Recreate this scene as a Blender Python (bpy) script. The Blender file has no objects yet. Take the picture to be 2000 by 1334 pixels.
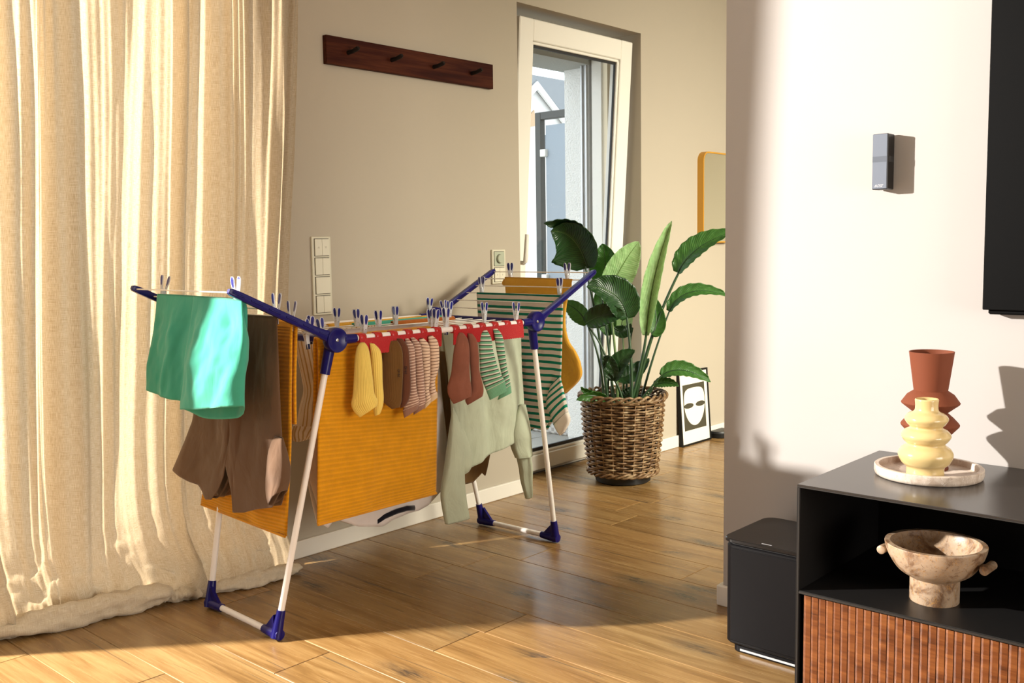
import bpy, math, random
import numpy as np
from mathutils import Vector, Matrix, noise

# ------------------------------------------------------------------ camera
F_PX, CX, CY, CAM_H = 1928.4, 1000.0, 667.0, 1.155
YAW, PITCH, ROLL = math.radians(42.23434783), math.radians(5.58248769), math.radians(-0.88566787)
C = bpy.context.scene.collection
scene = bpy.context.scene

_fw = Vector((math.cos(YAW) * math.cos(PITCH), math.sin(YAW) * math.cos(PITCH), -math.sin(PITCH)))
_rt = Vector((math.sin(YAW), -math.cos(YAW), 0))
_up = _rt.cross(_fw)
RT = math.cos(ROLL) * _rt + math.sin(ROLL) * _up
UP = -math.sin(ROLL) * _rt + math.cos(ROLL) * _up
FW = _fw
CAM = Vector((0, 0, CAM_H))

cam = bpy.data.cameras.new('camera')
cam.sensor_width = 36.0
cam.lens = F_PX / 2000.0 * 36.0
cam.clip_start = 0.05
cam.clip_end = 200
camo = bpy.data.objects.new('camera', cam)
C.objects.link(camo)
camo.matrix_world = Matrix(((RT.x, UP.x, -FW.x, 0), (RT.y, UP.y, -FW.y, 0), (RT.z, UP.z, -FW.z, CAM_H), (0, 0, 0, 1)))
scene.camera = camo

# ------------------------------------------------------------------ world and the lamp outside the window, added and assumed fill lamps
# an assumed photographer's lamp stands outside on the left and shines through the bare part of the window
LAMP_POS = (-0.9, 4.5, 2.15)
LAMP_E, SKY_E, FILL_E, HALL_E, EXPOSURE = 2950.0, 2.7, 78.0, 120.0, 0.0

w = bpy.data.worlds.new('sky'); scene.world = w
w.use_nodes = True
bg = w.node_tree.nodes['Background']
bg.inputs[0].default_value = (0.86, 0.93, 1.0, 1)
bg.inputs[1].default_value = SKY_E

lamp = bpy.data.lights.new('window_lamp', 'SPOT'); lamp.spot_size = math.radians(66); lamp.spot_blend = 0.2
lamp.energy = LAMP_E; lamp.shadow_soft_size = 0.045; lamp.color = (1.0, 0.95, 0.88)
lampo = bpy.data.objects.new('window_lamp', lamp); C.objects.link(lampo)
lampo.location = LAMP_POS
lampo.rotation_euler = (Vector((1.7, 1.6, 0.9)) - Vector(LAMP_POS)).to_track_quat('-Z', 'Y').to_euler()

def area(name, loc, target, sx, sy, e, col):
    l = bpy.data.lights.new(name, 'AREA'); l.shape = 'RECTANGLE'
    l.size, l.size_y, l.energy, l.color = sx, sy, e, col
    o = bpy.data.objects.new(name, l); C.objects.link(o); o.location = loc
    o.rotation_euler = (Vector(target) - Vector(loc)).to_track_quat('-Z', 'Y').to_euler()
    return o
# added unseen fill lamp at the room's rear, then an assumed one in the hall
area('rear_fill_lamp', (1.75, -2.15, 1.0), (2.1, 2.6, 0.75), 1.5, 1.4, FILL_E, (1.0, 0.93, 0.84))
hall = area('hall_fill_lamp', (4.2, -0.5, 2.2), (4.95, 2.75, 0.35), 1.4, 1.6, HALL_E, (1.0, 0.95, 0.78))  # assumed unseen lamp brightening the hall side; no window is built here
hall.data.spread = math.radians(95)
# added area lamp beside the balcony, brightening the door reveal from the side
area('balcony_fill_lamp', (2.5, 5.1, 1.9), (4.37, 3.1, 1.2), 1.4, 1.8, 20.0, (0.95, 0.98, 1.0))

vs = scene.view_settings
vs.view_transform = 'Standard'; vs.look = 'None'; vs.gamma = 1.0; vs.use_curve_mapping = False
vs.exposure = EXPOSURE

# ------------------------------------------------------------------ measuring helper: photo point -> point on a real plane of the room
def ray(px, py):
    return RT * ((px - CX) / F_PX) - UP * ((py - CY) / F_PX) + FW
def at(px, py, x=None, y=None, z=None, n=None, d=None):
    r = ray(px, py)
    if x is not None: t = x / r.x
    elif y is not None: t = y / r.y
    elif z is not None: t = (z - CAM_H) / r.z
    else: t = (d - n.dot(CAM)) / n.dot(r)
    return CAM + r * t

# ------------------------------------------------------------------ scene helpers
def tag(o, label=None, cat=None, group=None, kind=None):
    if label: o['label'] = label
    if cat: o['category'] = cat
    if group: o['group'] = group
    if kind: o['kind'] = kind
    return o
def thing(name, label, cat, loc, group=None, rotz=0.0, kind=None):
    o = bpy.data.objects.new(name, None); C.objects.link(o)
    o.location = loc; o.rotation_euler = (0, 0, rotz); o.empty_display_size = 0.05
    return tag(o, label, cat, group, kind)
def keep(o, parent):
    if parent is None: return o
    o.parent = parent
    m = Matrix.Identity(4); p = parent
    mats = []
    while p is not None:
        mats.append(p.matrix_parent_inverse @ Matrix.LocRotScale(p.location, p.rotation_euler, p.scale)); p = p.parent
    for k in reversed(mats): m = m @ k
    o.matrix_parent_inverse = m.inverted()
    return o

class MB:
    def __init__(s): s.v = []; s.f = []; s.uv = []
    def add(s, vs_, fs, uvs=None):
        b = len(s.v); s.v += [tuple(p) for p in vs_]
        for i, f in enumerate(fs):
            s.f.append(tuple(b + k for k in f))
            s.uv.append(uvs[i] if uvs else [(0, 0)] * len(f))
        return s
    def box(s, lo, hi, bev=0.0, M=None):
        lo = Vector(lo); hi = Vector(hi)
        if bev <= 0:
            vs_ = [(x, y, z) for z in (lo.z, hi.z) for y in (lo.y, hi.y) for x in (lo.x, hi.x)]
            fs = [(0, 2, 3, 1), (4, 5, 7, 6), (0, 1, 5, 4), (2, 6, 7, 3), (0, 4, 6, 2), (1, 3, 7, 5)]
        else:
            b = bev; vs_ = []; idx = {}
            for ax in range(3):
                for sz in (0, 1):
                    for sy in (0, 1):
                        for sx in (0, 1):
                            sg = (sx, sy, sz); p = []
                            for k in range(3):
                                v = hi[k] if sg[k] else lo[k]
                                if k != ax: v += -b if sg[k] else b
                                p.append(v)
                            idx[(ax, sx, sy, sz)] = len(vs_); vs_.append(tuple(p))
            g = lambda ax, c: idx[(ax,) + c]
            fs = []
            for ax in range(3):
                for sg in (0, 1):
                    o1, o2 = [k for k in range(3) if k != ax]
                    q = []
                    for a, c in ((0, 0), (1, 0), (1, 1), (0, 1)):
                        cc = [0, 0, 0]; cc[ax] = sg; cc[o1] = a; cc[o2] = c; q.append(g(ax, tuple(cc)))
                    fs.append(tuple(q))
            for e in range(3):
                a1, a2 = [k for k in range(3) if k != e]
                for s1 in (0, 1):
                    for s2 in (0, 1):
                        c0 = [0, 0, 0]; c0[a1] = s1; c0[a2] = s2; c1 = list(c0); c1[e] = 1
                        fs.append((g(a1, tuple(c0)), g(a1, tuple(c1)), g(a2, tuple(c1)), g(a2, tuple(c0))))
            for sx in (0, 1):
                for sy in (0, 1):
                    for sz in (0, 1): fs.append(tuple(g(ax, (sx, sy, sz)) for ax in range(3)))
        if M is not None: vs_ = [M @ Vector(p) for p in vs_]
        return s.add(vs_, fs)
    def tube(s, pts, r, n=10, caps=True, ref=None, flat=1.0):
        pts = [Vector(p) for p in pts]; N = len(pts)
        rs = r if isinstance(r, (list, tuple)) else [r] * N
        vs_, fs, uvs = [], [], []
        prev = None; L = 0.0; ls = []
        for i, p in enumerate(pts):
            if i: L += (p - pts[i - 1]).length
            ls.append(L)
            t = (pts[min(i + 1, N - 1)] - pts[max(i - 1, 0)]).normalized()
            if prev is None:
                a = Vector(ref) if ref is not None else (Vector((0, 0, 1)) if abs(t.z) < 0.9 else Vector((1, 0, 0)))
            else: a = prev
            a = (a - t * a.dot(t)).normalized(); b = t.cross(a); prev = a
            for k in range(n):
                th = 2 * math.pi * k / n
                vs_.append(p + a * (rs[i] * math.cos(th)) + b * (rs[i] * flat * math.sin(th)))
        for i in range(N - 1):
            for k in range(n):
                k2 = (k + 1) % n
                fs.append((i * n + k, i * n + k2, (i + 1) * n + k2, (i + 1) * n + k))
                u0, u1 = k / n, (k + 1) / n
                uvs.append([(u0, ls[i]), (u1, ls[i]), (u1, ls[i + 1]), (u0, ls[i + 1])])
        if caps:
            fs.append(tuple(range(n - 1, -1, -1))); uvs.append([(0, 0)] * n)
            fs.append(tuple((N - 1) * n + k for k in range(n))); uvs.append([(0, L)] * n)
        return s.add(vs_, fs, uvs)
    def lathe(s, prof, c, n=48, axis=None, close=False):
        c = Vector(c); vs_, fs = [], []
        N = len(prof)
        for r, z in prof:
            for k in range(n):
                th = 2 * math.pi * k / n
                vs_.append(c + Vector((r * math.cos(th), r * math.sin(th), z)))
        for i in range(N - 1):
            for k in range(n):
                k2 = (k + 1) % n
                fs.append((i * n + k, i * n + k2, (i + 1) * n + k2, (i + 1) * n + k))
        if prof[0][0] > 1e-6: fs.append(tuple(range(n - 1, -1, -1)))
        if prof[-1][0] > 1e-6: fs.append(tuple((N - 1) * n + k for k in range(n)))
        return s.add(vs_, fs)
    def grid(s, P, uvf=None, wrap=False):
        """P: rows x cols of points"""
        R_, K = len(P), len(P[0]); vs_ = [p for row in P for p in row]; fs, uvs = [], []
        for i in range(R_ - 1):
            for k in range(K if wrap else K - 1):
                k2 = (k + 1) % K
                fs.append((i * K + k, i * K + k2, (i + 1) * K + k2, (i + 1) * K + k))
                if uvf: uvs.append([uvf(i, k), uvf(i, k + 1), uvf(i + 1, k + 1), uvf(i + 1, k)])
        return s.add(vs_, fs, uvs if uvf else None)
    def prism(s, poly, d):
        """planar polygon (list of Vector) extruded by vector d"""
        n = len(poly); d = Vector(d)
        vs_ = [Vector(p) for p in poly] + [Vector(p) + d for p in poly]
        fs = [tuple(range(n - 1, -1, -1)), tuple(range(n, 2 * n))] + [(i, (i + 1) % n, n + (i + 1) % n, n + i) for i in range(n)]
        return s.add(vs_, fs)

def obj(name, mb, m, parent=None, smooth=None, label=None, cat=None, group=None, kind=None, solid=None, loc=None):
    vs_ = mb.v
    if loc is not None:
        l = Vector(loc); vs_ = [(p[0] - l.x, p[1] - l.y, p[2] - l.z) for p in vs_]
    me = bpy.data.meshes.new(name); me.from_pydata([tuple(p) for p in vs_], [], mb.f)
    uvl = me.uv_layers.new(name='UVMap')
    flat = np.array([c for f in mb.uv for c in f], dtype=np.float32).ravel()
    uvl.data.foreach_set('uv', flat)
    if m is not None: me.materials.append(m)
    me.validate(); me.update()
    if smooth is not None:
        me.shade_smooth()
        if smooth < 179: me.set_sharp_from_angle(angle=math.radians(smooth))
    o = bpy.data.objects.new(name, me); C.objects.link(o)
    if loc is not None: o.location = loc
    if solid:
        md = o.modifiers.new('thickness', 'SOLIDIFY'); md.thickness = solid; md.offset = 0
    keep(o, parent)
    return tag(o, label, cat, group, kind)

def copy_tree(o, parent=None):
    c = o.copy(); C.objects.link(c)
    if parent is not None: c.parent = parent
    for ch in list(o.children): copy_tree(ch, c)
    return c

# ------------------------------------------------------------------ materials
def lin(r, g, b):
    f = lambda c: (c / 255 / 12.92) if c / 255 <= 0.04045 else ((c / 255 + 0.055) / 1.055) ** 2.4
    return (f(r), f(g), f(b), 1.0)
class N:
    def __init__(s, name):
        s.m = bpy.data.materials.new(name); s.m.use_nodes = True
        s.t = s.m.node_tree; s.b = s.t.nodes['Principled BSDF']; s.out = s.t.nodes['Material Output']
    def n(s, kind, **kw):
        nd = s.t.nodes.new(kind)
        for k, v in kw.items():
            if k.startswith('i_'): nd.inputs[int(k[2:])].default_value = v
            else: setattr(nd, k, v)
        return nd
    def l(s, a, b): s.t.links.new(a, b)
    def coord(s, kind='Object', scale=(1, 1, 1), off=None):
        tc = s.n('ShaderNodeTexCoord'); mp = s.n('ShaderNodeMapping'); mp.inputs['Scale'].default_value = scale
        s.l(tc.outputs[kind], mp.inputs['Vector'])
        if off is not None: s.l(off, mp.inputs['Location'])
        return mp.outputs[0]
    def noise(s, vec, scale, detail=4, rough=0.55, dist=0.0):
        nd = s.n('ShaderNodeTexNoise'); nd.inputs['Scale'].default_value = scale; nd.inputs['Detail'].default_value = detail
        nd.inputs['Roughness'].default_value = rough; nd.inputs['Distortion'].default_value = dist
        if vec is not None: s.l(vec, nd.inputs['Vector'])
        return nd.outputs[0]
    def ramp(s, fac, stops, interp='LINEAR'):
        r = s.n('ShaderNodeValToRGB'); r.color_ramp.interpolation = interp
        e = r.color_ramp.elements
        while len(e) < len(stops): e.new(0.5)
        for i, (p, c) in enumerate(stops): e[i].position = p; e[i].color = c
        s.l(fac, r.inputs[0]); return r.outputs[0]
    def mix(s, fac, a, b, mode='MIX'):
        m = s.n('ShaderNodeMix'); m.data_type = 'RGBA'; m.blend_type = mode
        for inp, v in ((m.inputs[0], fac), (m.inputs[6], a), (m.inputs[7], b)):
            if hasattr(v, 'links') or isinstance(v, bpy.types.NodeSocket): s.l(v, inp)
            else: inp.default_value = v
        return m.outputs[2]
    def math(s, op, a, b=None):
        m = s.n('ShaderNodeMath'); m.operation = op
        for i, v in enumerate((a, b)):
            if v is None: continue
            if isinstance(v, bpy.types.NodeSocket): s.l(v, m.inputs[i])
            else: m.inputs[i].default_value = v
        return m.outputs[0]
    def bump(s, h, strength=0.3, dist=0.002):
        b = s.n('ShaderNodeBump'); b.inputs['Strength'].default_value = strength; b.inputs['Distance'].default_value = dist
        s.l(h, b.inputs['Height']); s.l(b.outputs[0], s.b.inputs['Normal']); return b
    def set(s, color=None, rough=None, metal=None, spec=None, sheen=None, coat=None, trans=None):
        b = s.b
        if color is not None:
            if isinstance(color, bpy.types.NodeSocket): s.l(color, b.inputs['Base Color'])
            else: b.inputs['Base Color'].default_value = color
        if rough is not None:
            if isinstance(rough, bpy.types.NodeSocket): s.l(rough, b.inputs['Roughness'])
            else: b.inputs['Roughness'].default_value = rough
        if metal is not None: b.inputs['Metallic'].default_value = metal
        if spec is not None: b.inputs['Specular IOR Level'].default_value = spec
        if sheen is not None: b.inputs['Sheen Weight'].default_value = sheen
        if coat is not None: b.inputs['Coat Weight'].default_value = coat
        if trans is not None: b.inputs['Transmission Weight'].default_value = trans
        return s
    def translucent(s, color, fac):
        t = s.n('ShaderNodeBsdfTranslucent')
        if isinstance(color, bpy.types.NodeSocket): s.l(color, t.inputs[0])
        else: t.inputs[0].default_value = color
        m = s.n('ShaderNodeMixShader'); m.inputs[0].default_value = fac
        s.l(s.b.outputs[0], m.inputs[1]); s.l(t.outputs[0], m.inputs[2]); s.l(m.outputs[0], s.out.inputs[0]); return s

def plain(name, color, rough=0.5, metal=0.0, spec=0.5, bump=None, var=0.0):
    a = N(name)
    c = color
    if var:
        nz = a.noise(a.coord('Object'), 9.0, 4)
        c = a.mix(nz, tuple(x * (1 - var) for x in color[:3]) + (1,), tuple(min(1, x * (1 + var)) for x in color[:3]) + (1,))
    a.set(c, rough, metal, spec)
    if bump: a.bump(a.noise(a.coord('Object'), bump[0], 3), bump[1], bump[2])
    return a.m

def cloth(name, color, bumpscale=900, strength=0.25, stripes=None, var=0.10, trans=0.12, sheen=0.25, rib=None, groove=0.0, crease=0.35):
    """woven / knitted fabric. stripes=(period, fraction, colour2, axis 'u'/'v'); rib=(period, strength)"""
    a = N(name)
    uv = a.coord('UV')
    sep = a.n('ShaderNodeSeparateXYZ'); a.l(uv, sep.inputs[0])
    base = color
    if stripes:
        per, fr, col2, ax = stripes[:4]
        s = sep.outputs[0 if ax == 'u' else 1]
        if len(stripes) > 4:  # wobble
            s = a.math('ADD', s, a.math('MULTIPLY', a.noise(uv, 6.0, 2), stripes[4]))
        ph = a.math('FRACT', a.math('DIVIDE', s, per))
        if isinstance(col2, list):
            base = a.ramp(ph, col2, 'CONSTANT')
        else:
            base = a.mix(a.math('LESS_THAN', ph, fr), color, col2)
    nz = a.noise(uv, 14.0, 5, 0.6)
    lo = a.ramp(nz, [(0.25, (1 - var,) * 3 + (1,)), (0.75, (1.0,) * 3 + (1,))])
    base = a.mix(1.0, base, lo, 'MULTIPLY')
    a.set(base, 0.95, 0, 0.15, sheen)
    fine = a.noise(a.coord('UV', (1, 0.5, 1)), bumpscale, 2)
    h = a.math('MULTIPLY', fine, strength)
    if crease: h = a.math('ADD', h, a.math('MULTIPLY', a.noise(a.coord('UV', (1.6, 0.6, 1)), 16.0, 3, 0.5, 0.6), crease * 16))
    if rib:
        w_ = a.math('SINE', a.math('MULTIPLY', sep.outputs[rib[2] if len(rib) > 2 else 1], 2 * math.pi / rib[0]))
        h = a.math('ADD', h, a.math('MULTIPLY', w_, rib[1]))
        if groove:
            gf = a.ramp(w_, [(0.0, (1 - groove,) * 3 + (1,)), (0.45, (1.0,) * 3 + (1,))])
            base = a.mix(1.0, base, gf, 'MULTIPLY'); a.l(base, a.b.inputs['Base Color'])
    a.bump(h, 0.6, 0.0012)
    if trans: a.translucent(base, trans)
    return a.m

def wood_grain(name, dark, mid, light, axis, scale=1.0, rough=0.45, spec=0.4, rnd=True):
    """grain runs along `axis` (0,1,2) of the object coordinates"""
    a = N(name)
    off = None
    oi = a.n('ShaderNodeObjectInfo')
    comb = a.n('ShaderNodeCombineXYZ')
    for k in range(3): a.l(a.math('MULTIPLY', oi.outputs['Random'], (37.0, 91.0, 53.0)[k]), comb.inputs[k])
    off = comb.outputs[0]
    sc = [14.0 * scale] * 3; sc[axis] = 0.9 * scale
    v = a.coord('Object', tuple(sc), off)
    g1 = a.noise(v, 1.2, 6, 0.62, 1.2)
    sc2 = [120.0 * scale] * 3; sc2[axis] = 3.0 * scale
    g2 = a.noise(a.coord('Object', tuple(sc2), off), 1.0, 3, 0.6)
    f = a.math('ADD', a.math('MULTIPLY', g1, 0.75), a.math('MULTIPLY', g2, 0.25))
    col = a.ramp(f, [(0.30, dark), (0.47, mid), (0.68, light)])
    a.set(col, rough, 0, spec)
    a.bump(g2, 0.15, 0.001)
    return a.m

M = {}
def wall_mat(name, col):
    a = N(name)
    v = a.coord('Object')
    nz = a.noise(v, 3.0, 3)
    c = a.mix(nz, tuple(x * 0.975 for x in col[:3]) + (1,), col)
    a.set(c, 0.85, 0, 0.2)
    a.bump(a.noise(v, 260.0, 3), 0.12, 0.001)
    return a.m
M['wall'] = wall_mat('wall_paint', (0.435, 0.382, 0.305, 1))
M['wall_speaker'] = wall_mat('wall_paint_right', (0.43, 0.405, 0.388, 1))
M['wall_hall'] = wall_mat('hall_paint', (0.72, 0.66, 0.53, 1))
M['ceiling'] = wall_mat('ceiling_paint', (0.78, 0.75, 0.70, 1))
M['white_trim'] = plain('white_trim', (0.74, 0.70, 0.63, 1), 0.4, bump=(60, 0.05, 0.001))
M['pvc'] = plain('white_pvc', (0.80, 0.77, 0.70, 1), 0.28, spec=0.5, bump=(40, 0.03, 0.0005))
M['gasket'] = plain('rubber_gasket', (0.012, 0.012, 0.013, 1), 0.6)

def floor_mat():
    a = N('oak_plank')
    oi = a.n('ShaderNodeObjectInfo')
    comb = a.n('ShaderNodeCombineXYZ')
    for k in range(3): a.l(a.math('MULTIPLY', oi.outputs['Random'], (41.0, 97.0, 13.0)[k]), comb.inputs[k])
    off = comb.outputs[0]
    g1 = a.noise(a.coord('Object', (9, 0.8, 1), off), 1.3, 6, 0.6, 1.6)
    g2 = a.noise(a.coord('Object', (150, 4, 1), off), 1.0, 4, 0.65)
    wob = a.noise(a.coord('Object', (26, 1.6, 1), off), 1.0, 5, 0.65, 2.5)
    f = a.math('ADD', a.math('ADD', a.math('MULTIPLY', g1, 0.50), a.math('MULTIPLY', g2, 0.22)), a.math('MULTIPLY', wob, 0.28))
    col = a.ramp(f, [(0.30, (0.110, 0.054, 0.016, 1)), (0.46, (0.25, 0.142, 0.050, 1)), (0.66, (0.40, 0.262, 0.112, 1))])
    tone = a.ramp(oi.outputs['Random'], [(0.0, (0.82, 0.78, 0.72, 1)), (0.5, (1, 0.98, 0.95, 1)), (1.0, (1.0, 0.90, 0.76, 1))])
    col = a.mix(1.0, col, tone, 'MULTIPLY')
    # knots: sparse dark cells stretched along the board, with cracks
    vo = a.n('ShaderNodeTexVoronoi'); vo.voronoi_dimensions = '2D'; vo.inputs['Scale'].default_value = 1.0; vo.inputs['Randomness'].default_value = 1.0
    wv = a.n('ShaderNodeMix'); wv.data_type = 'RGBA'; wv.inputs[0].default_value = 0.10
    vc = a.coord('Object', (5.2, 1.9, 1), off)
    nn = a.n('ShaderNodeTexNoise'); nn.inputs['Scale'].default_value = 6.0; nn.inputs['Detail'].default_value = 4; a.l(vc, nn.inputs['Vector'])
    a.l(vc, wv.inputs[6]); a.l(nn.outputs[1], wv.inputs[7]); a.l(wv.outputs[2], vo.inputs['Vector'])
    k = a.ramp(vo.outputs['Distance'], [(0.05, (1, 1, 1, 1)), (0.13, (0.45, 0.45, 0.45, 1)), (0.24, (0, 0, 0, 1))])
    pick = a.math('GREATER_THAN', a.noise(a.coord('Object', (2.6, 0.95, 1), off), 1.0, 1), 0.43)
    kn = a.math('MULTIPLY', k, pick)
    fr = a.noise(a.coord('Object', (60, 9, 1), off), 1.5, 4, 0.7)
    kn = a.math('MULTIPLY', kn, a.ramp(fr, [(0.35, (0.15, 0.15, 0.15, 1)), (0.6, (1, 1, 1, 1))]))
    ck = a.noise(a.coord('Object', (70, 1.4, 1), off), 1.0, 2, 0.4, 0.8)
    crack = a.math('MULTIPLY', a.math('GREATER_THAN', ck, 0.70), 0.5)
    dk = a.math('MAXIMUM', a.math('MULTIPLY', kn, 0.92), crack)
    col = a.mix(dk, col, (0.035, 0.028, 0.024, 1))
    a.set(col, a.math('ADD', a.math('MULTIPLY', g2, 0.12), 0.20), 0, 0.5)
    rid = a.noise(a.coord('Object', (38, 0.35, 1), off), 1.0, 2, 0.5)
    hh = a.math('ADD', a.math('MULTIPLY', g2, 0.10), a.math('MULTIPLY', rid, 1.1))
    a.bump(hh, 0.28, 0.0016)
    return a.m
M['floor'] = floor_mat()

def linen(name='curtain_linen', tr=0.50):
    a = N(name)
    uv = a.coord('UV')
    t1 = a.noise(a.coord('UV', (900, 40, 1)), 1.0, 3, 0.6)
    t2 = a.noise(a.coord('UV', (40, 900, 1)), 1.0, 3, 0.6)
    th = a.math('ADD', a.math('MULTIPLY', t1, 0.5), a.math('MULTIPLY', t2, 0.5))
    slub = a.noise(uv, 22.0, 4, 0.6)
    col = a.ramp(th, [(0.38, (0.62, 0.50, 0.33, 1)), (0.60, (0.86, 0.78, 0.64, 1))])
    col = a.mix(a.math('MULTIPLY', slub, 0.35), col, (0.66, 0.52, 0.32, 1))
    a.set(col, 0.9, 0, 0.1, 0.2)
    a.bump(a.math('ADD', th, a.math('MULTIPLY', a.noise(a.coord('UV', (3, 1, 1)), 7.0, 4, 0.6, 0.8), 1.2)), 0.5, 0.003)
    tcol = a.ramp(th, [(0.38, (0.25, 0.168, 0.085, 1)), (0.60, (0.475, 0.375, 0.245, 1))])
    a.translucent(tcol, tr)
    return a.m
M['linen'] = linen()
M['linen_fold'] = linen('curtain_hem_linen', 0.12)

M['blue'] = plain('blue_plastic', lin(20, 16, 94), 0.30, spec=0.3)
M['white_tube'] = plain('white_coated_tube', (0.88, 0.83, 0.79, 1), 0.32, spec=0.5)
M['wire'] = plain('white_coated_wire', (0.88, 0.83, 0.76, 1), 0.35)
M['steel'] = plain('steel', (0.72, 0.72, 0.72, 1), 0.25, metal=1.0)
M['red'] = None
def red_rubber():
    a = N('red_rubber'); v = a.coord('Object')
    vo = a.n('ShaderNodeTexVoronoi'); vo.inputs['Scale'].default_value = 330.0; a.l(v, vo.inputs['Vector'])
    a.set((0.43, 0.007, 0.010, 1), 0.5, 0, 0.4); a.bump(vo.outputs['Distance'], 0.7, 0.0015); return a.m
M['red'] = red_rubber()
M['red_smooth'] = plain('red_plastic', (0.46, 0.008, 0.010, 1), 0.35)
def peg_plastic():
    a = N('peg_clear_plastic'); a.set((0.86, 0.86, 0.88, 1), 0.25, 0, 0.5); a.translucent((0.85, 0.86, 0.9, 1), 0.45); return a.m
M['peg'] = peg_plastic()
M['peg_blue'] = plain('peg_blue', lin(26, 30, 120), 0.35)
M['peg_dark'] = plain('peg_jaw', lin(18, 22, 60), 0.45)

M['black_metal'] = plain('black_powder_metal', (0.010, 0.0095, 0.0095, 1), 0.36, spec=0.35, bump=(400, 0.05, 0.0004))
def console_top():
    a = N('smoked_console_top'); a.set((0.020, 0.018, 0.018, 1), 0.22, 0, 0.8); a.bump(a.noise(a.coord('Object'), 500.0, 2), 0.03, 0.0003); return a.m
M['console_top'] = console_top()
M['console_in'] = plain('console_inside', (0.004, 0.004, 0.0045, 1), 0.5, spec=0.15)
M['edge'] = plain('brushed_edge', (0.055, 0.052, 0.05, 1), 0.35, metal=0.6)
M['walnut_slat'] = wood_grain('walnut_slat', (0.040, 0.010, 0.003, 1), (0.135, 0.038, 0.009, 1), (0.25, 0.085, 0.022, 1), 1, 1.6, 0.36)
M['walnut'] = wood_grain('walnut_board', (0.010, 0.0022, 0.0014, 1), (0.034, 0.006, 0.003, 1), (0.085, 0.022, 0.008, 1), 0, 1.3, 0.6, 0.1)
M['black_peg'] = plain('black_stained_peg', (0.010, 0.007, 0.006, 1), 0.6, spec=0.2)
M['speaker_black'] = plain('speaker_black', (0.006, 0.006, 0.0065, 1), 0.35, spec=0.3)
def grille(c):
    a = N('speaker_grille'); v = a.coord('Object', (1, 1400, 60))
    a.set(c, 0.6, 0, 0.3); a.bump(a.noise(v, 1.0, 2), 0.4, 0.0006); return a.m
M['grille'] = grille((0.13, 0.15, 0.19, 1))
M['grille_dark'] = grille((0.085, 0.098, 0.125, 1))
M['logo'] = plain('logo_silver', (0.75, 0.76, 0.8, 1), 0.25, metal=0.6)
M['sub_body'] = plain('sub_satin_black', (0.0045, 0.004, 0.0046, 1), 0.45, spec=0.14)
M['sub_top'] = plain('sub_glass_top', (0.010, 0.009, 0.009, 1), 0.16, spec=0.35)
M['tv'] = plain('tv_black', (0.0012, 0.0012, 0.0013, 1), 0.55, spec=0.08)
def stone(name, base, dark, vein, scale):
    a = N(name); v = a.coord('Object')
    n1 = a.noise(v, scale, 5, 0.62, 0.8); n2 = a.noise(v, scale * 3.2, 4, 0.7, 1.5)
    c = a.ramp(n1, [(0.36, dark), (0.50, base), (0.66, tuple(min(1, x * 1.12) for x in base[:3]) + (1,))])
    spot = a.ramp(n2, [(0.36, (1, 1, 1, 1)), (0.43, (0, 0, 0, 1))])
    c = a.mix(a.math('MULTIPLY', spot, 0.75), c, dark)
    n3 = a.noise(a.coord('Object', (1, 1, 0.5)), scale * 1.4, 3, 0.5, 3.0)
    band = a.ramp(n3, [(0.485, (0, 0, 0, 1)), (0.50, (1, 1, 1, 1)), (0.515, (0, 0, 0, 1))])
    c = a.mix(a.math('MULTIPLY', band, 0.8), c, vein)
    a.set(c, 0.38, 0, 0.4); a.bump(n2, 0.1, 0.001); return a.m
M['bowl_stone'] = stone('travertine_bowl', (0.44, 0.32, 0.22, 1), (0.20, 0.11, 0.06, 1), (0.55, 0.28, 0.07, 1), 22.0)
M['tray_stone'] = stone('cream_marble_tray', (0.56, 0.47, 0.39, 1), (0.40, 0.31, 0.24, 1), (0.72, 0.66, 0.6, 1), 16.0)
M['cream_glaze'] = plain('cream_glaze', lin(206, 181, 126), 0.16, spec=0.5, var=0.04)
M['terracotta'] = plain('terracotta', lin(114, 60, 38), 0.75, spec=0.25, bump=(500, 0.15, 0.0005), var=0.06)
M['gold'] = plain('oak_gold_frame', lin(190, 138, 44), 0.4, bump=(80, 0.1, 0.0005))
M['mirror'] = plain('mirror_glass', (0.86, 0.88, 0.82, 1), 0.02, metal=1.0)
M['black_frame'] = plain('black_frame', (0.008, 0.0075, 0.007, 1), 0.5, spec=0.2)
M['paper'] = plain('paper', (0.80, 0.74, 0.64, 1), 0.6)
M['print'] = plain('print_ink', lin(64, 60, 44), 0.7)
M['switch'] = plain('switch_cream', (0.62, 0.585, 0.46, 1), 0.35)
M['switch_key'] = plain('switch_key', (0.69, 0.655, 0.53, 1), 0.3)
M['switch_dark'] = plain('switch_gap', (0.03, 0.022, 0.012, 1), 0.7)
M['switch_mark'] = plain('switch_mark', (0.30, 0.27, 0.2, 1), 0.6)
M['dimmer_key'] = plain('dimmer_key', (0.40, 0.43, 0.33, 1), 0.3)
def wicker():
    a = N('wicker'); v = a.coord('Object')
    n1 = a.noise(v, 26.0, 4, 0.7); oi = a.coord('UV', (3, 30, 1))
    c = a.ramp(n1, [(0.32, (0.060, 0.026, 0.010, 1)), (0.50, (0.19, 0.105, 0.045, 1)), (0.70, (0.46, 0.34, 0.20, 1))])
    a.set(c, 0.5, 0, 0.4); a.bump(a.noise(oi, 3.0, 3), 0.2, 0.001); return a.m
M['wicker'] = wicker()
M['soil'] = plain('dark_soil', (0.020, 0.013, 0.009, 1), 0.95, bump=(120, 0.8, 0.01))
M['pot'] = plain('black_pot', (0.008, 0.008, 0.009, 1), 0.45)
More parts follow.
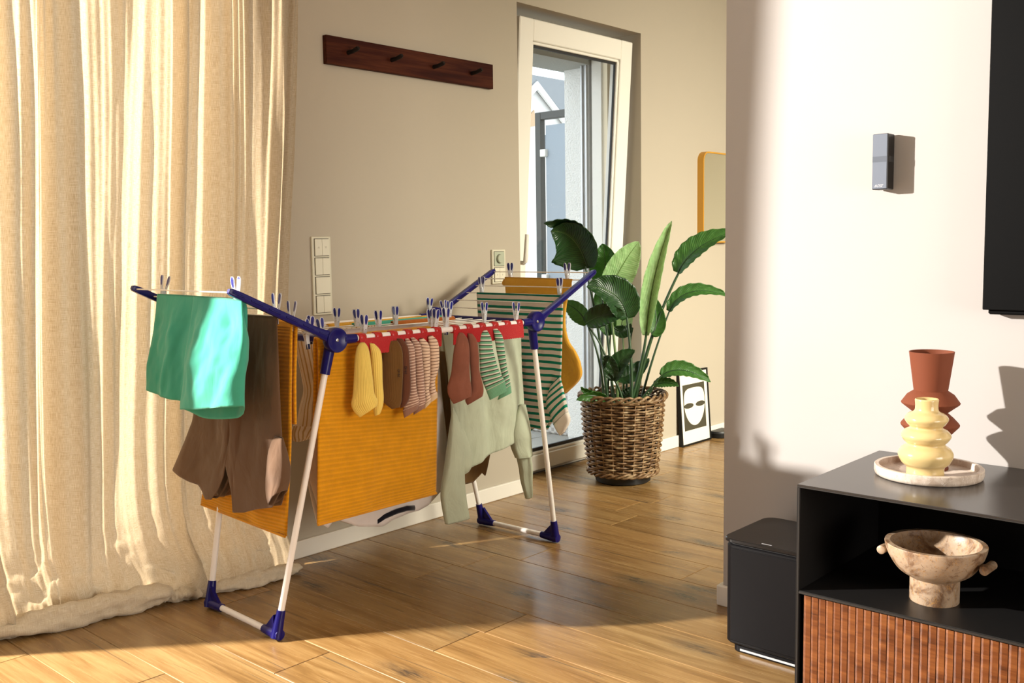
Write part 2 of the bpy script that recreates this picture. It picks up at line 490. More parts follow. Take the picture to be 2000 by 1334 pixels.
def leaf_mat(name, c1, c2, rib, tr):
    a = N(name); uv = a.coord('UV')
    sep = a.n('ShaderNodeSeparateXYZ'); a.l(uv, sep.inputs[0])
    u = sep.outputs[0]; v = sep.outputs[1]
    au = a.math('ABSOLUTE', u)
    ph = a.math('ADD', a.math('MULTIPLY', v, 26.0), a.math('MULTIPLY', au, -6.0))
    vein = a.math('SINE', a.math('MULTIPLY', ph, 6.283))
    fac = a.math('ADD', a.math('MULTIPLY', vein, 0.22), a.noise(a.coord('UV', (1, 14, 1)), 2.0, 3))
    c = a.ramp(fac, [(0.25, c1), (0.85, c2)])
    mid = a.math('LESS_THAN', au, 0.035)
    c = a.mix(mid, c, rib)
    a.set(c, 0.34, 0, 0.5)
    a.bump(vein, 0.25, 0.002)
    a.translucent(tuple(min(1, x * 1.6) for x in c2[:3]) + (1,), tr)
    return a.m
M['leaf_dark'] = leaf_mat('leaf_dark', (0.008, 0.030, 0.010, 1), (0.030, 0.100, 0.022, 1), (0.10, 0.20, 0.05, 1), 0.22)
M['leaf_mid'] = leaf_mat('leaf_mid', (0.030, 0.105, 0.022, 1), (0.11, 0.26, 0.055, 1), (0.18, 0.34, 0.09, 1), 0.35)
M['leaf_lit'] = leaf_mat('leaf_lit', (0.17, 0.33, 0.11, 1), (0.50, 0.64, 0.37, 1), (0.24, 0.42, 0.12, 1), 0.4)  # sheen and backlight of the bright leaves put into this pale green
M['stem'] = plain('green_stem', (0.018, 0.052, 0.014, 1), 0.4, var=0.3)
M['stem_light'] = plain('light_stem', (0.10, 0.17, 0.045, 1), 0.4, var=0.3)

# fabrics
M['teal'] = cloth('teal_jersey', (0.075, 0.47, 0.335, 1), trans=0.2, crease=0.25)
M['taupe'] = cloth('taupe_jersey', lin(106, 80, 60), trans=0.1, crease=0.45)
M['taupe_in'] = cloth('taupe_inside', lin(112, 76, 44), trans=0.1)
M['mustard_towel'] = cloth('mustard_terry', lin(248, 172, 26), 560, 1.6, rib=(0.0125, 1.1), var=0.24, trans=0.14, crease=0.3, groove=0.12)
M['mustard_edge'] = cloth('mustard_hem', lin(240, 166, 34), 700, 0.5, trans=0.14, crease=0)
M['mustard'] = cloth('mustard_jersey', lin(238, 180, 66), trans=0.2, crease=0.5)
M['white_jersey'] = cloth('white_jersey', (0.92, 0.86, 0.83, 1), trans=0.25, crease=0.5)
M['navy'] = cloth('navy_rib', (0.008, 0.008, 0.016, 1), trans=0, crease=0)
M['olive'] = cloth('brown_canvas', lin(112, 82, 46), trans=0.05, crease=0.5)
M['sage'] = cloth('sage_cotton', lin(200, 207, 182), trans=0.15, crease=0.6)
M['stripe_teal'] = cloth('teal_striped_jersey', (0.90, 0.82, 0.73, 1), stripes=(0.0258, 0.40, lin(14, 142, 112), 'v', 0.008), trans=0.3, crease=0.2)
M['cuff_white'] = cloth('ecru_cuff', (0.90, 0.82, 0.73, 1), trans=0.1, crease=0.2)
M['stripe_beige'] = cloth('beige_striped_cotton', (0.93, 0.86, 0.76, 1), stripes=(0.0135, 0.34, lin(206, 178, 134), 'u', 0.01), trans=0.6, crease=0.6)
M['rust'] = cloth('rust_cloth', lin(168, 92, 30), trans=0.05)
M['sock_yellow'] = cloth('sock_yellow', lin(255, 224, 118), rib=(0.0042, 0.5, 0), trans=0.12, crease=0.15)
M['sock_brown'] = cloth('sock_brown', lin(108, 76, 38), rib=(0.0036, 0.25, 0), trans=0, crease=0.15)
M['sock_brown_far'] = cloth('sock_dark_brown', lin(100, 60, 42), rib=(0.0036, 0.25, 0), trans=0, crease=0.15)
M['sock_mauve'] = cloth('sock_mauve_striped', lin(164, 128, 112), stripes=(0.0092, 0.30, lin(236, 210, 192), 'v'), trans=0.05, crease=0.15)
M['sock_cream'] = cloth('sock_cream_striped', lin(240, 212, 186), stripes=(0.0105, 0.22, lin(132, 92, 74), 'v'), trans=0.1, crease=0.15)
M['sock_rust'] = cloth('sock_rust', lin(146, 92, 74), trans=0, crease=0.3, var=0.25)
M['sock_green'] = cloth('sock_green_striped', lin(138, 190, 160), stripes=(0.0150, 0.3, [(0.0, lin(236, 228, 214)), (0.30, lin(70, 76, 62)), (0.52, lin(122, 186, 148))], 'v'), trans=0.05, crease=0.15)
M['sock_green_plain'] = cloth('sock_green_cuff', lin(128, 190, 152), trans=0.05, crease=0.1, rib=(0.003, 0.4, 0))
M['sock_mauve_plain'] = cloth('sock_mauve_cuff', lin(160, 122, 106), trans=0.05, crease=0.1, rib=(0.003, 0.4, 0))
M['sock_cream_plain'] = cloth('sock_cream_cuff', lin(232, 204, 168), trans=0.05, crease=0.1, rib=(0.003, 0.4, 0))
M['ink'] = plain('black_ink', (0.012, 0.010, 0.010, 1), 0.8)
M['ink_light'] = plain('pale_print', lin(176, 140, 88), 0.8)

def glass():
    a = N('clear_glass')
    tr = a.n('ShaderNodeBsdfTransparent'); tr.inputs[0].default_value = (0.97, 0.985, 0.98, 1)
    gl = a.n('ShaderNodeBsdfGlossy'); gl.inputs['Roughness'].default_value = 0.02
    drops = a.noise(a.coord('Object'), 190.0, 2)
    df = a.n('ShaderNodeBsdfDiffuse'); df.inputs[0].default_value = (0.8, 0.82, 0.82, 1)
    fr = a.n('ShaderNodeValue'); fr.outputs[0].default_value = 0.05
    m1 = a.n('ShaderNodeMixShader'); a.l(fr.outputs[0], m1.inputs[0]); a.l(tr.outputs[0], m1.inputs[1]); a.l(gl.outputs[0], m1.inputs[2])
    m2 = a.n('ShaderNodeMixShader'); a.l(a.math('MULTIPLY', a.math('GREATER_THAN', drops, 0.73), 0.5), m2.inputs[0]); a.l(m1.outputs[0], m2.inputs[1]); a.l(df.outputs[0], m2.inputs[2])
    a.l(m2.outputs[0], a.out.inputs[0]); return a.m
M['glass'] = glass()
M['stucco'] = plain('white_stucco', (0.78, 0.77, 0.73, 1), 0.9, bump=(110, 0.9, 0.006))
M['lintel'] = plain('grey_lintel', (0.42, 0.42, 0.38, 1), 0.9, bump=(150, 0.5, 0.004))
M['tile'] = plain('grey_paver', (0.27, 0.27, 0.25, 1), 0.7, var=0.08)
M['dark_metal'] = plain('dark_metal', (0.05, 0.052, 0.047, 1), 0.5)
M['screen_glass'] = plain('frosted_screen', (0.27, 0.315, 0.36, 1), 0.5)
M['alu'] = plain('grey_aluminium', (0.60, 0.61, 0.62, 1), 0.4, metal=0.3)
M['house_wall'] = plain('house_white', (0.72, 0.70, 0.66, 1), 0.9)
M['house_roof'] = plain('slate_roof', (0.20, 0.215, 0.225, 1), 0.8, var=0.15)
M['house_wood'] = plain('house_wood', (0.52, 0.36, 0.22, 1), 0.8)
M['house_glass'] = plain('house_window', (0.13, 0.15, 0.16, 1), 0.2)
def rattan_mat():
    a = N('grey_rattan'); v = a.coord('Object', (1, 1, 1))
    ck = a.n('ShaderNodeTexChecker'); ck.inputs['Scale'].default_value = 44.0; a.l(v, ck.inputs[0])
    c = a.mix(ck.outputs[1], (0.30, 0.29, 0.27, 1), (0.50, 0.49, 0.46, 1)); a.set(c, 0.6); a.bump(ck.outputs[1], 0.6, 0.004); return a.m
M['rattan'] = rattan_mat()

# ================================================================== ROOM SHELL
YA, XB, YB = 3.03, 2.7105, 1.566       # wall with the door, wall with the speaker, end of that wall
X0, X1, Y0, HC = -2.2, 6.6, -2.3, 2.6

def structure(name, mb, m, parent=None, smooth=None, loc=None):
    return obj(name, mb, m, parent, smooth, kind='structure' if parent is None else None, loc=loc)

WT = 0.49
b = MB()
b.box((1.965, YA, 0), (3.403, YA + WT, HC))
b.box((3.403, YA, 2.241), (4.372, YA + 0.30, HC))
b.box((4.372, YA, 0), (5.62, YA + 0.30, HC))
b.box((-1.3, YA, 2.42), (1.965, YA + WT, HC))
b.box((X0, YA, 0), (-1.3, YA + WT, HC))
structure('wall_left', b, M['wall'])
b = MB().box((5.62, YA, 0), (X1, YA + 0.3, HC)); structure('wall_hall', b, M['wall'])
b = MB().box((XB, Y0, 0), (XB + 0.16, YB, HC)); structure('wall_right', b, M['wall_speaker'])
b = MB().box((X0 - 0.15, Y0, 0), (X0, YA + WT, HC)); structure('wall_rear', b, M['wall'])
b = MB().box((X0, Y0 - 0.15, 0), (X1, Y0, HC)); structure('wall_near', b, M['wall'])
b = MB().box((X1, Y0, 0), (X1 + 0.15, YA + 0.3, HC)); structure('wall_far', b, M['wall_hall'])
b = MB().box((X0 - 0.2, Y0 - 0.2, HC), (X1 + 0.2, YA + WT, HC + 0.12)); structure('ceiling', b, M['ceiling'])

# baseboards
b = MB().box((2.045, YA - 0.016, 0), (3.403, YA, 0.066), 0.003); structure('baseboard_left', b, M['white_trim'])
b = MB().box((4.372, YA - 0.016, 0), (X1, YA, 0.066), 0.003); structure('baseboard_hall', b, M['white_trim'])
b = MB().box((XB - 0.016, Y0, 0), (XB, YB + 0.016, 0.066), 0.003)
structure('baseboard_right', b, M['white_trim'])
b = MB().box((XB, YB, 0), (XB + 0.16, YB + 0.018, 0.066), 0.003); structure('baseboard_end', b, M['white_trim'])

# floor: every board a part
subf = structure('floor', MB().box((X0 - 0.2, Y0 - 0.2, -0.06), (X1 + 0.2, YA + 0.40, -0.013)), plain('subfloor', (0.03, 0.02, 0.012, 1), 0.9))
random.seed(11)
SEAM0, PW = 1.091, 0.1925
known = {0: 2.468, 2: 2.237, 3: 2.81, 4: 2.013, 6: 2.52, 8: 2.366, -1: 2.895}
def plank_mesh(wd, ln):
    g = 0.0007; c = 0.0016; t = 0.013
    x0, x1, y0, y1 = g, wd - g, g, ln - g
    vs_ = [(x0, y0, -t), (x1, y0, -t), (x1, y1, -t), (x0, y1, -t), (x0, y0, -c), (x1, y0, -c), (x1, y1, -c), (x0, y1, -c),
           (x0 + c, y0 + c, 0), (x1 - c, y0 + c, 0), (x1 - c, y1 - c, 0), (x0 + c, y1 - c, 0)]
    fs = [(8, 9, 10, 11)] + [(i, (i + 1) % 4, 4 + (i + 1) % 4, 4 + i) for i in range(4)] + [(4 + i, 4 + (i + 1) % 4, 8 + (i + 1) % 4, 8 + i) for i in range(4)]
    me = bpy.data.meshes.new('plank'); me.from_pydata(vs_, [], fs); me.materials.append(M['floor']); me.update(); return me
ncol0 = int(math.floor((X0 - SEAM0) / PW)); ncol1 = int(math.ceil((X1 - SEAM0) / PW))
for k in range(ncol0, ncol1 + 1):
    xs = SEAM0 + k * PW
    if xs + PW < X0 or xs > X1: continue
    yend = YA + 0.20 if 3.25 < xs < 4.45 else (YA + 0.32 if xs < 2.0 else YA + 0.02)
    cut = known.get(k, Y0 + 1.0 + random.random() * 3.6)
    cuts = [cut]
    while cuts[0] > Y0 + 0.5: cuts.insert(0, cuts[0] - random.uniform(1.2, 2.0))
    while cuts[-1] < yend - 0.1: cuts.append(cuts[-1] + random.uniform(1.2, 2.0))
    cuts = [Y0] + [c for c in cuts if Y0 + 0.25 < c < yend - 0.12] + [yend]
    for y0, y1 in zip(cuts, cuts[1:]):
        o = bpy.data.objects.new('plank', plank_mesh(PW, y1 - y0)); C.objects.link(o)
        o.location = (xs, y0, 0); keep(o, subf)

# the bare window opening on the left (behind and beside the curtain): frame round the opening
win = thing('window_1', None, None, (-1.3, YA + 0.30, 0), kind='structure')
obj('window_frame', MB().box((1.905, YA + 0.30, 0), (1.965, YA + 0.37, 2.42), 0.004).box((-1.3, YA + 0.30, 0), (-1.24, YA + 0.37, 2.42), 0.004)
    .box((-1.3, YA + 0.30, 2.36), (1.965, YA + 0.37, 2.42), 0.004), M['pvc'], win)
obj('threshold', MB().box((-1.3, YA + 0.30, 0), (1.965, YA + 0.37, 0.012)), M['alu'], win)

# ================================================================== BALCONY DOOR (tilted open at the top)
door = thing('door_1', None, None, (3.9, 3.25, 0), kind='structure')
xl, xr = 3.403, 4.372
fy0, fy1 = 3.245, 3.315
obj('door_frame', MB().box((xr - 0.055, fy0, 0.0), (xr, fy1, 2.241), 0.004), M['pvc'], door)
obj('door_frame', MB().box((xl, fy0, 0.0), (xl + 0.055, fy1, 2.241), 0.004), M['pvc'], door)
obj('door_frame', MB().box((xl + 0.055, fy0, 2.186), (xr - 0.055, fy1, 2.241), 0.004), M['pvc'], door)
obj('door_sill', MB().box((xl, 3.235, 0.0), (xr, fy1, 0.028), 0.003), M['pvc'], door)
# leaf, hinged along its lower edge
lx0, lx1, lz0, lz1, ly = 3.455, 4.338, 0.022, 2.198, 3.196
tilt = math.radians(3.7)
TM = Matrix.Translation((0, ly, lz0)) @ Matrix.Rotation(tilt, 4, 'X') @ Matrix.Translation((0, -ly, -lz0))
mw, mwb = 0.098, 0.082
def leafbox(lo, hi, bev=0.004): return MB().box(lo, hi, bev, TM)
lt = 0.068
obj('leaf_stile', leafbox((lx0, ly, lz0), (lx0 + mw, ly + lt, lz1)), M['pvc'], door)
obj('leaf_stile', leafbox((lx1 - mw, ly, lz0), (lx1, ly + lt, lz1)), M['pvc'], door)
obj('leaf_rail', leafbox((lx0 + mw, ly + 0.0005, lz1 - mw), (lx1 - mw, ly + lt, lz1)), M['pvc'], door)
obj('leaf_rail', leafbox((lx0 + mw, ly + 0.0005, lz0), (lx1 - mw, ly + lt, lz0 + mwb)), M['pvc'], door)
gx0, gx1, gz0, gz1 = lx0 + mw, lx1 - mw, lz0 + mwb, lz1 - mw
bead = MB()
for lo, hi in (((gx0, ly + 0.010, gz0), (gx0 + 0.014, ly + 0.030, gz1)), ((gx1 - 0.014, ly + 0.010, gz0), (gx1, ly + 0.030, gz1)),
               ((gx0, ly + 0.010, gz1 - 0.014), (gx1, ly + 0.030, gz1)), ((gx0, ly + 0.010, gz0), (gx1, ly + 0.030, gz0 + 0.014))):
    bead.box(lo, hi, 0.003, TM)
obj('glazing_bead', bead, M['pvc'], door)
gk = MB()
for lo, hi in (((gx0 + 0.014, ly + 0.022, gz0 + 0.014), (gx0 + 0.02, ly + 0.032, gz1 - 0.014)), ((gx1 - 0.02, ly + 0.022, gz0 + 0.014), (gx1 - 0.014, ly + 0.032, gz1 - 0.014)),
               ((gx0 + 0.014, ly + 0.022, gz1 - 0.026), (gx1 - 0.014, ly + 0.032, gz1 - 0.014)), ((gx0 + 0.014, ly + 0.022, gz0 + 0.014), (gx1 - 0.014, ly + 0.032, gz0 + 0.030))):
    gk.box(lo, hi, 0, TM)
obj('gasket', gk, M['gasket'], door)
obj('pane', MB().box((gx0 + 0.01, ly + 0.030, gz0 + 0.01), (gx1 - 0.01, ly + 0.034, gz1 - 0.01), 0, TM), M['glass'], door)
# handle pointing up (tilt position)
hz = 1.095
hd = MB()
hd.box((lx0 + 0.012, ly - 0.012, hz - 0.075), (lx0 + 0.042, ly + 0.001, hz + 0.045), 0.005, TM)
hd.tube([TM @ Vector(p) for p in ((lx0 + 0.027, ly - 0.008, hz - 0.02), (lx0 + 0.027, ly - 0.048, hz - 0.02), (lx0 + 0.028, ly - 0.058, hz - 0.012), (lx0 + 0.029, ly - 0.060, hz + 0.02), (lx0 + 0.031, ly - 0.060, hz + 0.115))], [0.010, 0.010, 0.011, 0.012, 0.0095], 14)
obj('door_handle', hd, M['pvc'], door, 40)
# outer shutter guide and stucco reveal
obj('shutter_guide', MB().box((xr - 0.05, 3.335, 0), (xr - 0.004, 3.395, 2.2), 0.003).box((xr - 0.062, 3.345, 0), (xr - 0.05, 3.351, 2.2)).box((xr - 0.062, 3.375, 0), (xr - 0.05, 3.381, 2.2)), M['alu'], door)
structure('trim_1', MB().box((xr, YA + 0.30, 0), (5.62, YA + WT + 0.02, 2.3)).box((xr - 0.006, 3.400, 0.05), (xr, YA + WT + 0.02, 2.3)), M['stucco'])
structure('trim_2', MB().box((xl, YA + 0.30, 2.115), (5.62, YA + WT + 0.06, 2.6)), M['lintel'])

# ================================================================== BALCONY AND HOUSES OUTSIDE
bal = structure('balcony_floor', MB().box((-3.0, YA + 0.36, -0.10), (6.4, 5.4, -0.030)), plain('balcony_joint', (0.2, 0.2, 0.19, 1), 0.9))
for i in range(7):
    for j in range(5):
        x0 = 3.1 + i * 0.45; y0 = 3.42 + j * 0.40
        obj('paving_slab', MB().box((x0 + 0.002, y0 + 0.002, -0.03), (x0 + 0.447, y0 + 0.397, 0.004), 0.002), M['tile'], bal)
scr = thing('privacy_screen', 'dark framed frosted glass screen standing on the balcony outside the door', 'screen', (5.2, 4.0, 0))
SX = 5.2
obj('frame_post', MB().box((SX, 4.43, 0), (SX + 0.05, 4.48, 2.05), 0.003), M['dark_metal'], scr)
obj('frame_post', MB().box((SX, 3.60, 0), (SX + 0.05, 3.65, 2.05), 0.003), M['dark_metal'], scr)
obj('frame_rail', MB().box((SX, 3.65, 2.0), (SX + 0.05, 4.43, 2.05), 0.003), M['dark_metal'], scr)
obj('frame_rail', MB().box((SX, 3.65, 0.05), (SX + 0.05, 4.43, 0.10), 0.003), M['dark_metal'], scr)
obj('frosted_pane', MB().box((SX + 0.02, 3.67, 0.11), (SX + 0.03, 4.40, 1.96)), M['screen_glass'], scr)
for zz in (1.75, 0.9, 0.35): obj('clamp', MB().box((SX - 0.006, 4.385, zz), (SX + 0.056, 4.435, zz + 0.05), 0.004), M['white_trim'], scr)
pl = thing('rattan_planter', 'grey woven rattan box standing on the balcony pavers outside the door', 'planter', (4.75, 3.85, 0.004))
obj('woven_body', MB().box((4.55, 3.66, 0.004), (5.05, 4.15, 0.72), 0.01), M['rattan'], pl)
obj('rim', MB().box((4.54, 3.65, 0.72), (5.06, 4.16, 0.74), 0.006), M['rattan'], pl)

def house(name, label, x0, x1, y0, y1, zb, ze, zr, ridge='x'):
    t = thing(name, label, 'house', ((x0 + x1) / 2, (y0 + y1) / 2, zb))
    mb = MB()
    if ridge == 'y':
        xm = (x0 + x1) / 2
        pr = [Vector((x0, y0, zb)), Vector((x1, y0, zb)), Vector((x1, y0, ze)), Vector((xm, y0, zr)), Vector((x0, y0, ze))]
        mb.prism(pr, (0, y1 - y0, 0))
        obj('house_wall', mb, M['house_wall'], t)
        for sx in (-1, 1):
            xe = x0 if sx < 0 else x1
            d = Vector((xe - xm, 0, ze - zr)); d = d * 1.12
            p = [Vector((xm, y0 - 0.09, zr)), Vector((xm, y0 - 0.09, zr + 0.14)), Vector((xm, y0 - 0.09, zr + 0.14)) + d, Vector((xm, y0 - 0.09, zr)) + d]
            obj('roof', MB().prism(p, (0, y1 - y0 + 0.5, 0)), M['house_roof'], t)
        obj('barge_board', MB().prism([Vector((x0 - 0.2, y0 - 0.13, ze - 0.26)), Vector((xm, y0 - 0.13, zr - 0.06)), Vector((x1 + 0.2, y0 - 0.13, ze - 0.26)), Vector((x1 + 0.2, y0 - 0.13, ze - 0.14)), Vector((xm, y0 - 0.13, zr + 0.10)), Vector((x0 - 0.2, y0 - 0.13, ze - 0.14))], (0, 0.05, 0)), M['house_wall'], t)
        obj('gable_panel', MB().prism([Vector((xm - 0.5, y0 - 0.03, ze + 0.45)), Vector((xm + 0.05, y0 - 0.03, ze + 0.55)), Vector((xm, y0 - 0.03, zr - 0.45))], (0, 0.05, 0)), M['house_wood'], t)
        obj('gable_window', MB().prism([Vector((xm + 0.34 + 0.12 * math.cos(a), y0 - 0.03, ze + 0.25 + 0.14 * math.sin(a))) for a in np.linspace(0, 2 * math.pi, 12, endpoint=False)], (0, 0.05, 0)), M['house_glass'], t)
        for zz in (zb + 0.4, ze - 1.3):
            wf = obj('window', MB().box((xm - 0.9, y0 - 0.04, zz), (xm - 0.3, y0 + 0.02, zz + 1.0), 0.01), M['pvc'], t)
            obj('window_pane', MB().box((xm - 0.84, y0 - 0.05, zz + 0.06), (xm - 0.36, y0 - 0.03, zz + 0.94)), M['house_glass'], wf)
            wf = obj('window', MB().box((xm + 0.6, y0 - 0.04, zz), (xm + 1.2, y0 + 0.02, zz + 1.0), 0.01), M['pvc'], t)
            obj('window_pane', MB().box((xm + 0.66, y0 - 0.05, zz + 0.06), (xm + 1.14, y0 - 0.03, zz + 0.94)), M['house_glass'], wf)
    else:
        ym = (y0 + y1) / 2
        pr = [Vector((x0, y0, zb)), Vector((x0, y1, zb)), Vector((x0, y1, ze)), Vector((x0, ym, zr)), Vector((x0, y0, ze))]
        obj('house_wall', mb.prism(pr, (x1 - x0, 0, 0)), M['house_wall'], t)
        for sy in (-1, 1):
            ye = y0 if sy < 0 else y1
            d = Vector((0, ye - ym, ze - zr)) * 1.1
            p = [Vector((x0 - 0.3, ym, zr)), Vector((x0 - 0.3, ym, zr + 0.15)), Vector((x0 - 0.3, ym, zr + 0.15)) + d, Vector((x0 - 0.3, ym, zr)) + d]
            obj('roof', MB().prism(p, (x1 - x0 + 0.6, 0, 0)), M['house_roof'], t)
        for k in range(3):
            c = Vector((x0 + 3.0 + k * 2.2, ym + (y0 - ym) * 0.45, zr + (ze - zr) * 0.45 + 0.16))
            R_ = Matrix.Translation(c) @ Matrix.Rotation(math.atan2(zr - ze, ym - y0), 4, 'X')
            obj('skylight', MB().box((-0.45, -0.6, 0), (0.45, 0.6, 0.08), 0.01, R_), M['pvc'], t)
        for k in range(3): obj('window', MB().box((x0 + 1.5 + k * 3, y0 - 0.04, ze - 1.7), (x0 + 2.6 + k * 3, y0 + 0.02, ze - 0.6), 0.01), M['house_glass'], t)
    return t
house('gabled_house', 'white gabled house with slate roof and round attic window across the street', 13.2, 16.9, 13.0, 18.0, -4.0, 2.95, 4.25, 'y')
house('long_house', 'long house with dark slate roof and skylights behind the gabled house', 14.5, 30.0, 20.0, 26.0, -4.0, 4.4, 6.9, 'x')
structure('ground', MB().box((-10, 6.5, -4.1), (50, 50, -4.0)), plain('street_ground', (0.4, 0.4, 0.38, 1), 0.9))

def catmull(vals, t):
    n = len(vals); f = t * (n - 1); i = min(int(f), n - 2); u = f - i
    p0, p1, p2, p3 = vals[max(i - 1, 0)], vals[i], vals[i + 1], vals[min(i + 2, n - 1)]
    return 0.5 * ((2 * p1) + (p2 - p0) * u + (2 * p0 - 5 * p1 + 4 * p2 - p3) * u * u + (3 * p1 - p0 - 3 * p2 + p3) * u ** 3)

# ================================================================== CURTAIN
def smooth(a, b_, x):
    t = min(1, max(0, (x - a) / (b_ - a))); return t * t * (3 - 2 * t)
def curtain():
    NS, NV = 520, 170
    prof = [(0.0, 2.585), (0.0, 2.0), (0.0, 1.2), (0.0, 0.6), (0.0, 0.36), (-0.008, 0.28), (-0.026, 0.21), (-0.056, 0.15), (-0.088, 0.10), (-0.108, 0.056), (-0.108, 0.018), (-0.092, 0.001), (-0.05, 0.001), (0.01, 0.001), (0.05, 0.03), (0.04, 0.075), (0.0, 0.085), (-0.03, 0.06), (-0.02, 0.025), (0.02, 0.02), (0.035, 0.045), (0.01, 0.06)]
    L = [0]
    for p, q in zip(prof, prof[1:]): L.append(L[-1] + math.hypot(q[0] - p[0], q[1] - p[1]))
    # dense near the floor
    ts = [L[-1] * (1 - (1 - i / (NV - 1)) ** 1.55) for i in range(NV)]
    po = np.interp(ts, L, [p[0] for p in prof]); pz = np.interp(ts, L, [p[1] for p in prof])
    rows = []
    for i in range(NV):
        z = pz[i]; lowf = smooth(0.55, 0.0, z); h = min(z, 2.4) / 2.4
        row = []
        for k in range(NS):
            s = k / (NS - 1)
            xA = 0.675 + 0.02 * h; xB_ = 2.05 + 0.145 * smooth(0, 1, h) * 0.98
            yA = 3.24 - 0.16 * h; yB_ = 2.955 + 0.01 * h + 0.075 * smooth(0.36, 0.16, z) * smooth(0.90, 1.0, s)
            lean = 0.035 * (1 - h) * math.sin(3.1 * s)
            sw = s + 0.018 * math.sin(2 * math.pi * (2.3 * s + 0.15)) + 0.012 * noise.noise((s * 6, z * 0.5, 1.7)) + lean * 0.35
            a1 = 0.036 * (0.7 + 0.5 * math.sin(7 * s + 1.0)); a2 = 0.020; a3 = 0.007
            ph = 0.55 * noise.noise((s * 3.0, z * 0.8, 4.0))
            f = 0.085 * noise.noise((sw * 8.5, z * 0.16, 3.0)) + 0.050 * noise.noise((sw * 19, z * 0.28, 5.5)) + 0.024 * noise.noise((sw * 44 + 0.9 * h, z * 0.45, 8.0)) + 0.007 * noise.noise((sw * 95 + 1.6 * h, z * 0.5, 1.0)) + 0.012 * math.sin(2 * math.pi * (9.3 * sw + 0.1) + ph)
            f += 0.010 * noise.noise((s * 22, z * 1.3, 9.0)) + 0.004 * noise.noise((s * 60, z * 3.0, 2.0))
            fl = 1 - 0.55 * lowf
            x = xA + (xB_ - xA) * s + 0.012 * math.sin(2 * math.pi * (7.3 * sw + 0.35)) * fl
            y = yA + (yB_ - yA) * s + f * fl
            pk = 0.75 + 0.55 * noise.noise((s * 5.0 + 2.0, 0.3, 0.0)) + 0.25 * math.sin(9 * s + 0.5)
            if s > 0.72: pk *= 0.75
            o_ = po[i] * pk
            zz = z
            if z < 0.3:
                cr = 0.016 * noise.noise((s * 17, ts[i] * 16, 3.0)) + 0.008 * noise.noise((s * 42, ts[i] * 30, 7.0))
                inner = 1.0 - smooth(L[12] - 0.02, L[13], ts[i])
                o_ += cr * smooth(0.3, 0.12, z) * 1.5 * (0.25 + 0.75 * inner); cr *= inner
                zz = max(0.001, z + cr * smooth(0.30, 0.08, z) * smooth(0.0, 0.03, z) * 2.0)
            row.append((x + o_ * -0.15, y + o_, zz))
        rows.append(row)
    mb = MB().grid(rows, lambda i, k: (k / (NS - 1) * 1.9, ts[min(i, NV - 1)]))
    o = obj('curtain', mb, M['linen'], None, 180, 'cream linen floor length curtain puddling on the oak floor', 'curtain', loc=(1.4, 3.05, 0))
    return o
cur = curtain()
def hem_roll(path, rv, rh, seed):
    pts = [Vector(catmull([Vector(p) for p in path], t)) for t in np.linspace(0, 1, 70)]
    mb = MB(); rows = []; K = 26
    for i, p in enumerate(pts):
        t = i / 69; e = math.sin(math.pi * min(1, max(0, t * 0.94 + 0.03))) ** 0.45
        tan = (pts[min(i + 1, 69)] - pts[max(i - 1, 0)]).normalized(); side = Vector((tan.y, -tan.x, 0)).normalized()
        row = []
        for k in range(K):
            a = 2 * math.pi * k / K
            q = 1 + 0.34 * noise.noise((t * 9 + seed, math.cos(a) * 1.3, math.sin(a) * 1.3)) + 0.20 * noise.noise((t * 24 + seed, math.cos(a) * 2.2, math.sin(a) * 2.2 + 4)) + 0.10 * math.sin(3 * a + 7 * t + seed)
            z = p.z + rv * e * q * math.sin(a)
            row.append(p + side * (rh * e * q * math.cos(a)) + Vector((0, 0, max(z, 0.0012) - p.z)))
        rows.append(row)
    mb.grid(rows, lambda i, k: (k / K * 0.25, i / 69 * 0.6), wrap=True)
    for b0, rev in ((0, False), (69 * K, True)):
        f = [b0 + k for k in range(K)]
        mb.f.append(tuple(f[::-1] if not rev else f)); mb.uv.append([(0, 0)] * K)
    obj('hem_fold', mb, M['linen_fold'], cur, 180)
hem_roll([(1.02, 3.085, 0.026), (1.14, 3.055, 0.030), (1.28, 3.020, 0.030), (1.42, 2.995, 0.036), (1.52, 2.965, 0.042), (1.575, 2.960, 0.040)], 0.040, 0.052, 1.0)
hem_roll([(1.55, 2.985, 0.020), (1.62, 2.955, 0.022), (1.70, 2.945, 0.020)], 0.026, 0.036, 4.0)
hem_roll([(1.70, 2.930, 0.018), (1.80, 2.905, 0.022), (1.92, 2.885, 0.024), (2.03, 2.885, 0.020)], 0.027, 0.038, 7.0)

